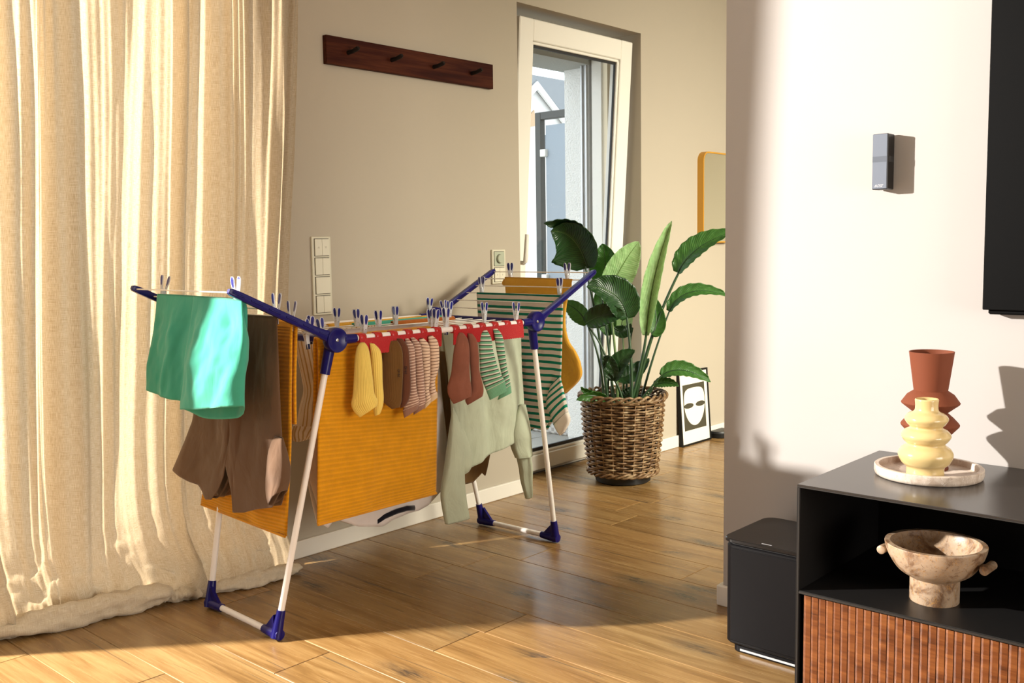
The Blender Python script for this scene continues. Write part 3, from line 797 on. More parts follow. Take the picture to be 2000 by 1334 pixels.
# ================================================================== CLOTH BUILDERS
def tube_cloth(rows, nrm, n=40, m=44, amp=0.006, freq=9.0, seed=0.0, cap_top=True, sag=0.0, ease=0.0, mb=None, v0=0.0, spw=0.55, capb=False, hang=0.0):
    """closed garment tube: rows of (L, R, depth) in space, nrm = depth direction (towards the camera side)"""
    mb = mb or MB()
    Ls = [Vector(r[0]) for r in rows]; Rs = [Vector(r[1]) for r in rows]; Ds = [r[2] for r in rows]
    nrm = Vector(nrm).normalized()
    P = []; vv = []; Vl = v0; prevc = None; wid = []
    for i in range(n):
        t = i / (n - 1)
        Lp, Rp, dp = catmull(Ls, t), catmull(Rs, t), max(0.001, catmull(Ds, t))
        c = (Lp + Rp) / 2; W = (Rp - Lp) / 2; w_ = W.length
        if prevc is not None: Vl += (c - prevc).length
        prevc = c; vv.append(Vl); wid.append(w_)
        env = smooth(0.0, 0.35, t) * (1 - ease) + ease
        row = []
        for k in range(m):
            th = 2 * math.pi * k / m
            cx = math.cos(th); sy = math.sin(th)
            u = cx * w_
            f = amp * env * (math.sin(freq * u * 6.283 + seed + 1.3 * math.sin(3 * t + seed)) * 0.6 + 1.1 * noise.noise((u * 9 + seed, t * 2.2, seed)) + 0.5 * noise.noise((u * 24 + seed, t * 5, seed + 5)))
            pinch = abs(cx) ** 6
            d = (1 if sy >= 0 else -1) * abs(sy) ** spw * dp
            p = c + W * cx + nrm * (d + f * (1 - 0.7 * pinch))
            if sag: p.z -= sag * t ** 6 * (-sy if sy < 0 else -0.25 * sy)
            if hang: p.z -= hang * t ** 3 * (0.5 + 0.5 * math.cos(freq * u * 6.283 + seed))
            row.append(p)
        P.append(row)
    mw_ = max(wid)
    mb.grid(P, lambda i, k: (0.5 + (1 - abs(((k % m) / m) * 2 - 1) * 2) * mw_, vv[i]), wrap=True)
    K = len(mb.v)
    if cap_top:
        b0 = K - n * m
        mb.f.append(tuple(b0 + k for k in range(m))); mb.uv.append([(0, 0)] * m)
    if capb:
        b0 = K - m
        mb.f.append(tuple(b0 + k for k in range(m - 1, -1, -1))); mb.uv.append([(0, vv[-1])] * m)
    return mb

def poly_at(pts, n, wdx=1.0, wdy=1.0):
    acc = [0.0]
    for p, q in zip(pts, pts[1:]): acc.append(acc[-1] + max(1e-6, abs(q[0] - p[0]) * wdx + abs(q[1] - p[1]) * wdy))
    t = np.linspace(0, acc[-1], n)
    return list(zip(np.interp(t, acc, [p[0] for p in pts]), np.interp(t, acc, [p[1] for p in pts])))
def patch_cloth(pos, nrm, top, bottom, left, right, depth, n=60, m=60, amp=0.010, freq=6.0, seed=0.0, cap=True, back_drop=0.0, gather=None):
    """front and back panel of a garment between four outlines; pos(px, py) gives a point on its hanging plane, depth = (top, bottom) half thickness"""
    nrm = Vector(nrm).normalized()
    T = [pos(*p) for p in poly_at(top, m)]; B = [pos(*p) for p in poly_at(bottom, m, 1.0, 0.40)]
    L_ = [pos(*p) for p in poly_at(left, n)]; R_ = [pos(*p) for p in poly_at(right, n)]
    wd = (T[-1] - T[0]).length; rows = []; uvr = []
    for i in range(n):
        t = i / (n - 1); fr, bk, uf, ub = [], [], [], []
        d0 = depth[0] + (depth[1] - depth[0]) * smooth(0, 0.6, t)
        env = smooth(0.0, 0.3, t)
        for k in range(m):
            s_ = k / (m - 1)
            p = T[k] * (1 - t) + B[k] * t + L_[i] * (1 - s_) + R_[i] * s_ - (T[0] * (1 - s_) * (1 - t) + T[-1] * s_ * (1 - t) + B[0] * (1 - s_) * t + B[-1] * s_ * t)
            dd = d0 * max(0.0, 1 - abs(2 * s_ - 1) ** 3) ** 0.6
            u = s_ * wd
            f = amp * env * (0.55 * math.sin(freq * 6.283 * (u + 0.25 * wd * 0.3 * math.sin(2.5 * t + seed)) + seed) + 1.2 * noise.noise((u * 8 + seed, t * 1.8, seed)) + 0.7 * noise.noise((u * 21 + seed, t * 3.2, seed + 5)) + 0.3 * noise.noise((u * 40, t * 9, seed)))
            g_ = 1 - abs(2 * s_ - 1) ** 8
            fr.append(p + nrm * (dd + f * g_)); q = p - nrm * (dd - f * g_)
            if back_drop: q.z -= back_drop * smooth(0.6, 1.0, t) * (1 - abs(2 * s_ - 1) ** 4)
            bk.append(q)
            uf.append((u, (T[k] - p).length)); ub.append((u + 0.01, (T[k] - p).length))
        rows.append(fr + bk[-2:0:-1]); uvr.append(uf + ub[-2:0:-1])
    mb = MB(); K = len(rows[0])
    mb.grid(rows, lambda i, k: uvr[i][k % K], wrap=True)
    if cap: mb.f.append(tuple(range(K))); mb.uv.append([(0, 0)] * K)
    return mb

def sheet_cloth(rows, nrm, n=60, m=40, amp=0.006, freq=7.0, seed=0.0, mb=None, edge=0.0):
    mb = mb or MB()
    Ls = [Vector(r[0]) for r in rows]; Rs = [Vector(r[1]) for r in rows]
    nrm = Vector(nrm).normalized()
    # arc-length resample
    acc = [0]
    for i in range(1, len(rows)): acc.append(acc[-1] + ((Ls[i] + Rs[i]) / 2 - (Ls[i - 1] + Rs[i - 1]) / 2).length)
    tt = np.interp(np.linspace(0, acc[-1], n), acc, np.linspace(0, 1, len(rows)))
    P = []
    for i in range(n):
        t = tt[i]; Lp, Rp = catmull(Ls, t), catmull(Rs, t)
        a = min(1, abs(i / (n - 1) - 0.5) * 2.2)
        row = []
        for k in range(m):
            s = k / (m - 1); u = s * (Rp - Lp).length
            f = amp * (math.sin(freq * u * 6.283 + seed + math.sin(2.2 * t * 3 + seed)) * 0.5 + noise.noise((u * 8 + seed, t * 4, seed)))
            row.append(Lp.lerp(Rp, s) + nrm * f * (0.25 + 0.75 * a))
        P.append(row)
    L = acc[-1]
    wd = (Rs[0] - Ls[0]).length
    mb.grid(P, lambda i, k: (k / (m - 1) * wd, i / (n - 1) * L))
    return mb

# ================================================================== DRYING RACK
RY0, RY1 = 2.36, 2.90
HN = Vector((1.816, 0, 0.881)); HF = Vector((2.730, 0, 0.875))       # hinge axes (near end, far end)
TN = Vector((1.468, 0, 1.041)); TF = Vector((3.084, 0, 1.046))       # wing tips
rack = thing('drying_rack', 'white and blue folding clothes drying rack with raised wings standing on oak floor', 'drying rack', (2.25, 2.62, 0))
def yv(v, y): return Vector((v.x, y, v.z))
foot = {('n', 0): Vector((1.618, 2.425, 0.0)), ('n', 1): Vector((1.628, 2.812, 0.0)), ('f', 0): Vector((2.882, 2.405, 0.0)), ('f', 1): Vector((2.878, 2.797, 0.0))}
for e, Hh in (('n', HN), ('f', HF)):
    for s in (0, 1):
        y = (RY0, RY1)[s]; yin = y + (0.020 if s == 0 else -0.020)
        top = Vector((Hh.x, yin, Hh.z)); ft = foot[(e, s)] + Vector((0, 0, 0.028))
        d = (top - ft).normalized()
        obj('leg', MB().tube([ft + d * 0.03, top - d * 0.085], 0.0098, 14), M['white_tube'], rack, 40)
        hb = MB()
        hb.tube([top - d * 0.105, top - d * 0.02], [0.0150, 0.0168], 16)
        # hub disc with dished face
        hb_c = Vector((Hh.x, y, Hh.z)); sg = -1 if s == 0 else 1
        prof = [(0.0, -0.016), (0.034, -0.016), (0.0375, -0.010), (0.0375, 0.010), (0.036, 0.0135), (0.032, 0.014), (0.026, 0.011), (0.008, 0.007), (0.0, 0.007)]
        hm = MB().lathe(prof, (0, 0, 0), 40)
        Rm = Matrix.Translation(hb_c) @ Matrix.Rotation(math.pi / 2 if sg < 0 else -math.pi / 2, 4, 'X')
        hb.add([Rm @ Vector(p) for p in hm.v], hm.f)
        # socket towards the rail
        sx = 1 if e == 'n' else -1
        hb.tube([hb_c + Vector((sx * 0.028, 0, 0.0)), hb_c + Vector((sx * 0.075, 0, 0.0))], [0.0150, 0.0140], 16)
        ho = obj('hinge', hb, M['blue'], rack, 35)
        sm = MB().lathe([(0, 0), (0.0058, 0), (0.0052, 0.0035), (0.0, 0.0045)], (0, 0, 0), 16)
        Rs_ = Matrix.Translation(hb_c + Vector((0, sg * 0.0072, 0))) @ Matrix.Rotation(math.pi / 2 if sg < 0 else -math.pi / 2, 4, 'X')
        obj('screw', MB().add([Rs_ @ Vector(p) for p in sm.v], sm.f), M['steel'], ho, 50)
        # wing arm
        Tt = TN if e == 'n' else TF
        a0 = yv(Hh, y) + (yv(Tt, y) - yv(Hh, y)).normalized() * 0.030; a1 = yv(Tt, y)
        ad = (a1 - a0).normalized(); upv = Vector((0, 1, 0)).cross(ad); upv = upv if upv.z > 0 else -upv
        ab = MB()
        def armring(p, hw, hh):
            return [p + Vector((0, sx_ * hw, 0)) + upv * sz_ * hh for sx_, sz_ in ((-1, -0.7), (-0.75, -1), (0.75, -1), (1, -0.7), (1, 0.7), (0.75, 1), (-0.75, 1), (-1, 0.7))]
        rings = [armring(a0 - ad * 0.01, 0.010, 0.017), armring(a0 + ad * 0.05, 0.0088, 0.0115), armring(a1 - ad * 0.02, 0.0085, 0.0105), armring(a1, 0.0082, 0.009), armring(a1 + ad * 0.006, 0.006, 0.0055)]
        ab.grid(rings, wrap=True); ab.f.append(tuple(range(8))); ab.uv.append([(0, 0)] * 8); ab.f.append(tuple(range(39, 31, -1))); ab.uv.append([(0, 0)] * 8)
        for q in np.linspace(0.06, 0.94, 6):   # raised slots in the outer face
            c_ = a0.lerp(a1, q); ab.tube([c_ - ad * 0.022 + Vector((0, sg * 0.0088, 0)), c_ + ad * 0.018 + Vector((0, sg * 0.0088, 0))], 0.0024, 6)
        obj('wing_arm', ab, M['blue'], rack, 35)
        # foot bracket
        fb = MB(); p = foot[(e, s)]; inw = 1 if s == 0 else -1
        fb.tube([p + Vector((0, 0, 0.028)) - d * 0.022 * (0.028 / 0.03), p + Vector((0, 0, 0.028)) + d * 0.062], [0.0175, 0.0130], 14)
        fb.tube([p + Vector((0, -inw * 0.014, 0.0185)), p + Vector((0, inw * 0.02, 0.0185)), p + Vector((0, inw * 0.07, 0.0185))], [0.0160, 0.0165, 0.0128], 14)
        q0 = p + Vector((0, inw * 0.012, 0.03))
        fb.prism([q0 + Vector((-0.005, 0, 0.045)), q0 + Vector((-0.005, 0, 0)), q0 + Vector((-0.005, inw * 0.045, 0))], (0.010, 0, 0))
        obj('foot_bracket', fb, M['blue'], rack, 35)
    f0, f1 = foot[(e, 0)], foot[(e, 1)]
    obj('foot_bar', MB().tube([f0 + Vector((0, 0.06, 0.0185)), f1 + Vector((0, -0.06, 0.0185))], 0.0098, 14), M['white_tube'], rack, 40)
    # end bar between the hinges
    z_ = Hh.z; x_ = Hh.x + (0.012 if e == 'n' else -0.012)
    obj('end_bar', MB().box((x_ - 0.011, RY0 + 0.012, z_ - 0.013), (x_ + 0.011, RY1 - 0.012, z_ + 0.008), 0.003), M['blue'], rack)
    Tt = TN if e == 'n' else TF
    for k in range(6):
        t = 0.02 + 0.158 * k; p = Tt.lerp(Hh, t)
        obj('wire', MB().tube([yv(p, RY0), yv(p, RY1)], 0.0021, 8), M['wire'], rack, 60)
for s in (0, 1):
    y = (RY0, RY1)[s]
    obj('side_rail', MB().tube([(HN.x + 0.06, y, HN.z), (HF.x - 0.06, y, HF.z)], 0.0098, 16), M['white_tube'], rack, 40)
WZ = 0.8785
WY = [RY0 + 0.06 * k for k in range(1, 9)]
for y in WY:
    obj('wire', MB().tube([(HN.x + 0.012, y, WZ + 0.002), (HF.x - 0.012, y, WZ - 0.004)], 0.0021, 8), M['wire'], rack, 60)

# red sock clip strips on the front rail
def strip(pxa, pxb, nl, label):
    xa = at(pxa[0], pxa[1], y=RY0).x; xb = at(pxb[0], pxb[1], y=RY0).x
    t = thing('sock_strip', label, 'clip strip', ((xa + xb) / 2, RY0, 0.87), 'red sock clip strips')
    zr = lambda x: HN.z + (HF.z - HN.z) * (x - HN.x) / (HF.x - HN.x)
    # flap
    rows = []
    nx = 60
    for i in range(7):
        q = i / 6
        row = []
        for k in range(nx):
            x = xa + (xb - xa) * k / (nx - 1)
            zz = zr(x) - 0.0015 - 0.051 * q
            if i == 6 and k % 2: zz += 0.0022
            row.append((x, RY0 - 0.0128 + 0.003 * math.sin(9 * x) * q, zz))
        rows.append(row)
    mb = MB().grid(rows)
    obj('toothed_flap', mb, M['red'], t, None, solid=0.0035)
    period = (xb - xa) / (nl - 0.57)
    for k in range(nl):
        x0 = xa + k * period; x1 = min(x0 + period * 0.43, xb)
        ring = MB()
        pr = [(RY0 + 0.0125 * math.cos(a), 0.0125 * math.sin(a)) for a in np.linspace(math.pi * 1.5, -math.pi * 0.5 + 0.35, 18)]
        pr2 = [(RY0 + 0.0102 * math.cos(a), 0.0102 * math.sin(a)) for a in np.linspace(math.pi * 1.5, -math.pi * 0.5 + 0.35, 18)]
        rws = []
        for (yy, dz) in pr: rws.append([(x0, yy, zr(x0) + dz), (x1, yy, zr(x1) + dz)])
        ring.grid(rws)
        obj('loop', ring, M['red_smooth'], t, 60, solid=0.0028)
    return t
strip((697, 655), (857, 644), 6, 'red sock clip strip on the front rail holding yellow, brown and striped socks')
strip((881, 643), (1016, 632), 6, 'red sock clip strip on the front rail holding rust and green striped socks')

# ------------------------------------------------------------------ garments
def rowsx(x, lst):   # garment hanging in the plane x = const
    return [(at(a, b_, x=x), at(c, d_, x=x), t) for a, b_, c, d_, t in lst]
def rowsy(y, lst):
    return [(at(a, b_, y=y), at(c, d_, y=y), t) for a, b_, c, d_, t in lst]
NX, NY = (-1, 0, 0), (0, -1, 0)
def wpos(Tt, Hh, k): return Tt.lerp(Hh, 0.02 + 0.158 * k)

# teal shorts on the near wing
wx = wpos(TN, HN, 1)
sh = thing('shorts', 'teal cotton shorts hanging over the outer wing wires in front of the curtain', 'shorts', (wx.x, 2.65, 0.65))
mb = patch_cloth(lambda a, b_: at(a, b_, x=wx.x - 0.008), NX, [(307, 574), (398, 579)], [(291, 757), (320, 768), (350, 778), (374, 786)],
    [(307, 574), (302, 640), (296, 705), (291, 757)], [(398, 579), (388, 640), (378, 720), (374, 786)], (0.006, 0.024), 46, 60, 0.011, 7, 1.0, back_drop=0.012)
obj('trouser_leg', mb, M['teal'], sh, 180, solid=0.0018)
mb = patch_cloth(lambda a, b_: at(a, b_, x=wx.x - 0.026), NX, [(378, 578), (473, 586)], [(355, 799), (385, 796), (425, 795), (455, 792), (474, 793)],
    [(378, 578), (371, 650), (363, 735), (355, 799)], [(473, 586), (478, 650), (477, 730), (474, 793)], (0.006, 0.040), 50, 70, 0.012, 6, 4.0, back_drop=0.040)
obj('trouser_leg', mb, M['teal'], sh, 180, solid=0.0018)
mb = tube_cloth(rowsx(wx.x + 0.022, [(312, 574, 476, 584, 0.008), (316, 596, 482, 610, 0.016), (318, 640, 478, 680, 0.018), (320, 668, 474, 715, 0.018)]), NX, 24, 56, 0.007, 8, 2.0)
obj('waist', mb, M['teal'], sh, 180, solid=0.0018)

# brown T-shirt hung upside down on the near wing
bx = wpos(TN, HN, 3).x - 0.008
ts = thing('t_shirt', 'taupe brown T-shirt hanging upside down beside the teal shorts', 'T-shirt', (bx, 2.6, 0.6))
mb = patch_cloth(lambda a, b_: at(a, b_, x=bx), NX, [(402, 609), (541, 619)],
    [(337, 917), (352, 926), (372, 938), (392, 946), (402, 962), (413, 973), (426, 973), (438, 956), (450, 930), (455, 906), (460, 930), (464, 962), (464, 999), (485, 999), (512, 992), (541, 989), (549, 968), (558, 950)],
    [(402, 609), (397, 680), (388, 760), (376, 822), (358, 868), (337, 917)], [(541, 619), (544, 700), (547, 800), (552, 880), (558, 950)], (0.006, 0.024), 70, 110, 0.011, 5.0, 3.0)
obj('body', mb, M['taupe'], ts, 180, solid=0.0016)
mb = sheet_cloth([(at(425, 880, x=bx + 0.026), at(490, 885, x=bx + 0.026)), (at(412, 930, x=bx + 0.028), at(490, 935, x=bx + 0.028)), (at(414, 973, x=bx + 0.030), at(488, 960, x=bx + 0.030))], NX, 20, 20, 0.002, 5)
npn = obj('neck_back', mb, M['taupe_in'], ts, 180, solid=0.0016)
mb = tube_cloth(rowsx(bx - 0.010, [(536, 850, 552, 856, 0.004), (530, 880, 556, 885, 0.016), (526, 915, 560, 915, 0.024), (524, 955, 559, 940, 0.024), (530, 985, 556, 958, 0.022)]), NX, 24, 40, 0.005, 9, 8.0, cap_top=False)
obj('sleeve', mb, M['taupe'], ts, 180, solid=0.0016)
cpts = [at(a, b_, x=bx - 0.006) for a, b_ in poly_at([(398, 958), (410, 970), (425, 972), (438, 955), (450, 928), (455, 908), (459, 926), (463, 955)], 26)]
obj('collar', MB().tube(cpts, 0.0034, 8), M['taupe'], ts, 60)
# size print inside the collar
def text(name, body, size, loc, rot, m, parent, extrude=0.0002, shear=0.0, align='CENTER'):
    cu = bpy.data.curves.new(name, 'FONT'); cu.body = body; cu.size = size; cu.extrude = extrude; cu.shear = shear
    cu.align_x = align; cu.align_y = 'CENTER'; cu.materials.append(m)
    o = bpy.data.objects.new(name, cu); C.objects.link(o); o.location = loc; o.rotation_euler = rot
    bpy.context.view_layer.update()
    me = bpy.data.meshes.new_from_object(o.evaluated_get(bpy.context.evaluated_depsgraph_get())); me.name = name
    bpy.data.objects.remove(o)
    o = bpy.data.objects.new(name, me); C.objects.link(o); o.location = loc; o.rotation_euler = rot
    keep(o, parent); return o
pw = at(466, 932, x=bx + 0.024)
text('size_print', 'S', 0.014, pw, (math.pi / 2, 0, -math.pi / 2), M['ink'], ts)
pw = at(463, 948, x=bx + 0.024)
text('size_print', 'pro', 0.009, pw, (math.pi / 2, 0, -math.pi / 2), M['ink_light'], ts)
obj('size_print', MB().box((pw.x, pw.y - 0.012, pw.z + 0.009), (pw.x + 0.0005, pw.y + 0.012, pw.z + 0.0098)), M['ink_light'], ts)

# mustard towel on the near wing
tx = wpos(TN, HN, 4)
def towel_x(xc, zw, front, back, name, label, m, gap=0.010):
    """front/back: list of px rows (L,R) on the planes xc-gap / xc+gap, given from the wire downwards"""
    fr = [(at(a, b_, x=xc - gap), at(c, d_, x=xc - gap)) for a, b_, c, d_ in front]
    bk = [(at(a, b_, x=xc + gap), at(c, d_, x=xc + gap)) for a, b_, c, d_ in back]
    topL = (fr[0][0] + bk[0][0]) / 2; topR = (fr[0][1] + bk[0][1]) / 2
    top = (Vector((xc, topL.y, zw + 0.006)), Vector((xc, topR.y, zw + 0.006)))
    for rws, s in ((fr, -1), (bk, 1)):
        rws[0] = (Vector((xc + s * gap * 0.8, topL.y, zw - 0.004)), Vector((xc + s * gap * 0.8, topR.y, zw - 0.004)))
    rows = bk[::-1] + [top] + fr
    t = thing(name, label, 'towel', (xc, (topL.y + topR.y) / 2, fr[-1][0].z))
    mb = sheet_cloth(rows, NX, 110, 44, 0.008, 5, 2.0)
    obj('terry', mb, m, t, 180, solid=0.006)
    e0, e1 = fr[-1]
    obj('hem', MB().tube([e0.lerp(e1, q) + Vector((-0.0005, 0, 0)) for q in np.linspace(0, 1, 14)], 0.0045, 8), M['mustard_edge'], t, 60)
    return t
towel_x(tx.x, tx.z, [(432, 634, 572, 643), (425, 740, 569, 745), (410, 880, 567, 880), (394, 985, 557, 1048)], [(445, 640, 580, 648), (445, 740, 580, 745), (445, 800, 580, 829)],
        'towel', 'mustard ribbed towel hanging behind the taupe T-shirt on the near wing', M['mustard_towel'])

# big mustard towel on the front wire of the main section
def towel_y(yc, zw, front, back, name, label, m, cat='towel', gap=0.012, amp=0.007, hem=True, solid=0.006):
    fr = [(at(a, b_, y=yc - gap), at(c, d_, y=yc - gap)) for a, b_, c, d_ in front]
    bk = [(at(a, b_, y=yc + gap), at(c, d_, y=yc + gap)) for a, b_, c, d_ in back]
    xL, xR = fr[0][0].x, fr[0][1].x
    for rws, s in ((fr, -1), (bk, 1)):
        rws[0] = (Vector((xL, yc + s * gap * 0.8, zw - 0.004)), Vector((xR, yc + s * gap * 0.8, zw - 0.004)))
    top = (Vector((xL, yc, zw + 0.006)), Vector((xR, yc, zw + 0.006)))
    t = thing(name, label, cat, ((xL + xR) / 2, yc, fr[-1][0].z))
    obj('terry' if cat == 'towel' else 'fabric', sheet_cloth(bk[::-1] + [top] + fr, NY, 130, 60, amp, 4, 5.0), m, t, 180, solid=solid)
    if hem:
        e0, e1 = fr[-1]
        obj('hem', MB().tube([e0.lerp(e1, q) for q in np.linspace(0, 1, 14)], 0.0048, 8), M['mustard_edge'], t, 60)
    return t
towel_y(WY[0], WZ, [(621, 655, 855, 640), (622, 720, 855, 705), (621, 850, 853, 830), (621, 1025, 852, 963)], [(616, 660, 850, 640), (614, 740, 850, 720), (612, 850, 848, 830)],
        'towel', 'large mustard ribbed towel hanging on the front wire below the red strip', M['mustard_towel'])
# folded laundry on the back wires: only its top edge shows
def back_cloth(k, pa, pb, drop, m, label, name='folded_cloth', cat='laundry', amp=0.004):
    y = WY[k]; a_ = at(pa[0], pa[1], y=y); b_ = at(pb[0], pb[1], y=y)
    t = thing(name, label, cat, ((a_.x + b_.x) / 2, y, WZ - drop))
    rows = []
    for yy, zz in ((y + 0.012, WZ - drop * 0.8), (y + 0.011, WZ - drop * 0.4), (y + 0.009, WZ - 0.004), (y, WZ + 0.006), (y - 0.009, WZ - 0.004), (y - 0.011, WZ - drop * 0.4), (y - 0.012, WZ - drop)):
        rows.append((Vector((a_.x, yy, zz)), Vector((b_.x, yy, zz))))
    obj('fabric', sheet_cloth(rows, NY, 50, 34, amp, 5, k * 1.3), m, t, 180, solid=0.003)
    return t
back_cloth(7, (640, 632), (834, 614), 0.34, M['mustard'], 'mustard cloth folded over the rearmost wire of the rack')
back_cloth(6, (690, 635), (868, 616), 0.32, M['teal'], 'teal cloth folded over a rear wire before the mustard cloth')
back_cloth(5, (766, 634), (886, 618), 0.30, M['rust'], 'rust brown cloth folded over a middle wire of the rack')

# striped trousers gathered behind the near leg
st = thing('striped_trousers', 'beige striped cotton trousers hanging behind the near rack leg', 'trousers', (1.9, WY[3], 0.55))
yc = WY[3]
mb = tube_cloth(rowsy(yc - 0.008, [(578, 652, 626, 640, 0.006), (581, 690, 622, 690, 0.014), (592, 740, 624, 740, 0.018), (596, 770, 625, 768, 0.022), (588, 805, 628, 800, 0.028), (582, 838, 630, 832, 0.030)]), NY, 44, 44, 0.009, 14, 2.0)
obj('trouser_leg', mb, M['stripe_beige'], st, 180)
mb = tube_cloth(rowsy(yc - 0.014, [(578, 832, 632, 828, 0.030), (573, 850, 616, 840, 0.034), (574, 862, 606, 852, 0.030)]), NY, 14, 44, 0.007, 14, 4.0, cap_top=False, ease=1.0)
obj('turned_cuff', mb, M['stripe_beige'], st, 180)
mb = tube_cloth(rowsy(yc + 0.02, [(600, 648, 740, 634, 0.006), (602, 680, 735, 670, 0.012), (604, 714, 735, 720, 0.014)]), NY, 20, 44, 0.004, 9, 7.0)
obj('waist', mb, M['stripe_beige'], st, 180)

# white T-shirt behind the big towel
wy = WY[2]
wt = thing('white_t_shirt', 'white T-shirt with a navy collar band hanging behind the large mustard towel', 'T-shirt', (2.2, wy, 0.4))
mb = patch_cloth(lambda a, b_: at(a, b_, y=wy), NY, [(632, 646), (852, 630)],
    [(600, 930), (612, 985), (622, 1022), (634, 1030), (641, 1020), (650, 1012), (690, 1026), (737, 1026), (760, 1013), (785, 1003), (812, 996), (830, 986), (855, 958), (876, 905)],
    [(632, 646), (622, 800), (604, 890), (600, 930)], [(852, 630), (862, 760), (872, 850), (876, 905)], (0.006, 0.020), 56, 90, 0.008, 5.0, 1.0)
obj('body', mb, M['white_jersey'], wt, 180, solid=0.0016)
cp = [at(737, 1019, y=wy - 0.026), at(752, 1009, y=wy - 0.028), at(775, 999, y=wy - 0.028), at(795, 993, y=wy - 0.028), at(810, 992, y=wy - 0.026)]
cr = []
for p in cp: cr.append([p + Vector((0, 0.002, 0.008)), p + Vector((0, -0.001, 0.003)), p + Vector((0, -0.001, -0.004)), p + Vector((0, 0.002, -0.008))])
obj('collar_band', MB().grid(cr), M['navy'], wt, 60, solid=0.004)

# brown shirt behind the sage one
gy = WY[4]
gs = thing('brown_shirt', 'brown canvas shirt hanging behind the sage green shirt', 'shirt', (2.6, gy, 0.4))
mb = patch_cloth(lambda a, b_: at(a, b_, y=gy), NY, [(846, 642), (1000, 630)],
    [(850, 942), (866, 936), (880, 888), (892, 915), (899, 946), (918, 941), (932, 922), (938, 928), (948, 900), (957, 866), (978, 838)],
    [(846, 642), (852, 740), (860, 830), (858, 880), (850, 942)], [(1000, 630), (1000, 740), (990, 800), (978, 838)], (0.006, 0.022), 60, 90, 0.010, 7.0, 3.0)
obj('body', mb, M['olive'], gs, 180, solid=0.0018)

# sage shirt
sy_ = WY[1]
sg_ = thing('sage_shirt', 'sage green long sleeved shirt hanging upside down below the second red strip', 'shirt', (2.6, sy_, 0.3))
mb = patch_cloth(lambda a, b_: at(a, b_, y=sy_), NY, [(864, 646), (1017, 632)],
    [(884, 850), (892, 885), (900, 914), (910, 915), (938, 895), (962, 882), (985, 868), (1003, 861), (1013, 850), (1021, 836)],
    [(864, 646), (874, 720), (881, 790), (884, 850)], [(1017, 632), (1019, 722), (1024, 795), (1021, 836)], (0.006, 0.024), 64, 90, 0.012, 7.0, 2.0)
obj('body', mb, M['sage'], sg_, 180, solid=0.0018)
mb = tube_cloth(rowsy(sy_ - 0.026, [(884, 795, 893, 815, 0.003), (879, 850, 906, 868, 0.018), (872, 910, 904, 915, 0.022), (865, 955, 905, 950, 0.020), (865, 985, 909, 980, 0.018), (872, 1024, 915, 1011, 0.016)]), NY, 40, 36, 0.006, 8, 1.0, cap_top=False)
obj('sleeve', mb, M['sage'], sg_, 180, solid=0.0018)
mb = tube_cloth(rowsy(sy_ - 0.022, [(892, 822, 900, 826, 0.003), (890, 872, 916, 872, 0.016), (896, 915, 918, 905, 0.014), (900, 930, 914, 920, 0.008)]), NY, 20, 30, 0.005, 9, 1.0, cap_top=False, capb=True)
obj('sleeve_fold', mb, M['sage'], sg_, 180, solid=0.0018)
mb = tube_cloth(rowsy(sy_ - 0.016, [(1016, 790, 1026, 790, 0.004), (1001, 838, 1031, 832, 0.024), (1003, 872, 1034, 866, 0.024), (1010, 895, 1036, 890, 0.020)]), NY, 24, 36, 0.006, 8, 2.0, cap_top=False, capb=True)
obj('sleeve_fold', mb, M['sage'], sg_, 180, solid=0.0018)
mb = tube_cloth(rowsy(sy_ + 0.004, [(990, 858, 1030, 860, 0.016), (1008, 885, 1033, 885, 0.020), (1016, 915, 1036, 910, 0.018), (1021, 945, 1037, 940, 0.015), (1028, 974, 1037, 970, 0.010)]), NY, 36, 30, 0.005, 8, 2.0, cap_top=False)
obj('sleeve', mb, M['sage'], sg_, 180, solid=0.0018)
mb = tube_cloth(rowsy(sy_ + 0.016, [(856, 648, 886, 645, 0.006), (857, 670, 886, 668, 0.01), (862, 686, 884, 688, 0.008)]), NY, 12, 24, 0.003, 9, 1.0)
obj('hem_fold', mb, M['sage'], sg_, 180, solid=0.0018)

# teal striped shirt on the far wing
qx = wpos(TF, HF, 3)
tsh = thing('striped_shirt', 'white shirt with teal stripes hanging on the far wing of the rack', 'shirt', (qx.x, 2.6, 0.5))
mb = patch_cloth(lambda a, b_: at(a, b_, x=qx.x - 0.012), NX, [(931, 571), (1100, 577)],
    [(955, 790), (985, 815), (1016, 832), (1030, 844), (1046, 834), (1066, 840), (1082, 808), (1095, 770)],
    [(931, 571), (936, 660), (944, 740), (955, 790)], [(1100, 577), (1098, 660), (1096, 730), (1095, 770)], (0.006, 0.014), 70, 70, 0.006, 4.0, 2.0)
obj('body', mb, M['stripe_teal'], tsh, 180, solid=0.0016)
mb = tube_cloth(rowsx(qx.x - 0.026, [(1076, 752, 1094, 734, 0.003), (1068, 790, 1099, 762, 0.012), (1078, 815, 1104, 785, 0.014), (1083, 830, 1108, 805, 0.014)]), NX, 30, 30, 0.004, 7, 3.0, cap_top=False)
obj('sleeve', mb, M['stripe_teal'], tsh, 180, solid=0.0016)
mb = tube_cloth(rowsx(qx.x - 0.024, [(1083, 829, 1108, 804, 0.0142), (1089, 842, 1112, 822, 0.013), (1095, 850, 1101, 845, 0.006)]), NX, 12, 30, 0.002, 7, 3.0, cap_top=False)
obj('cuff', mb, M['cuff_white'], tsh, 180, solid=0.002)
mb = tube_cloth(rowsx(qx.x - 0.004, [(1016, 800, 1036, 806, 0.012), (1020, 830, 1036, 836, 0.012), (1022, 847, 1034, 844, 0.008)]), NX, 12, 24, 0.002, 7, 1.0, cap_top=False, capb=True)
obj('cuff', mb, M['cuff_white'], tsh, 180, solid=0.002)

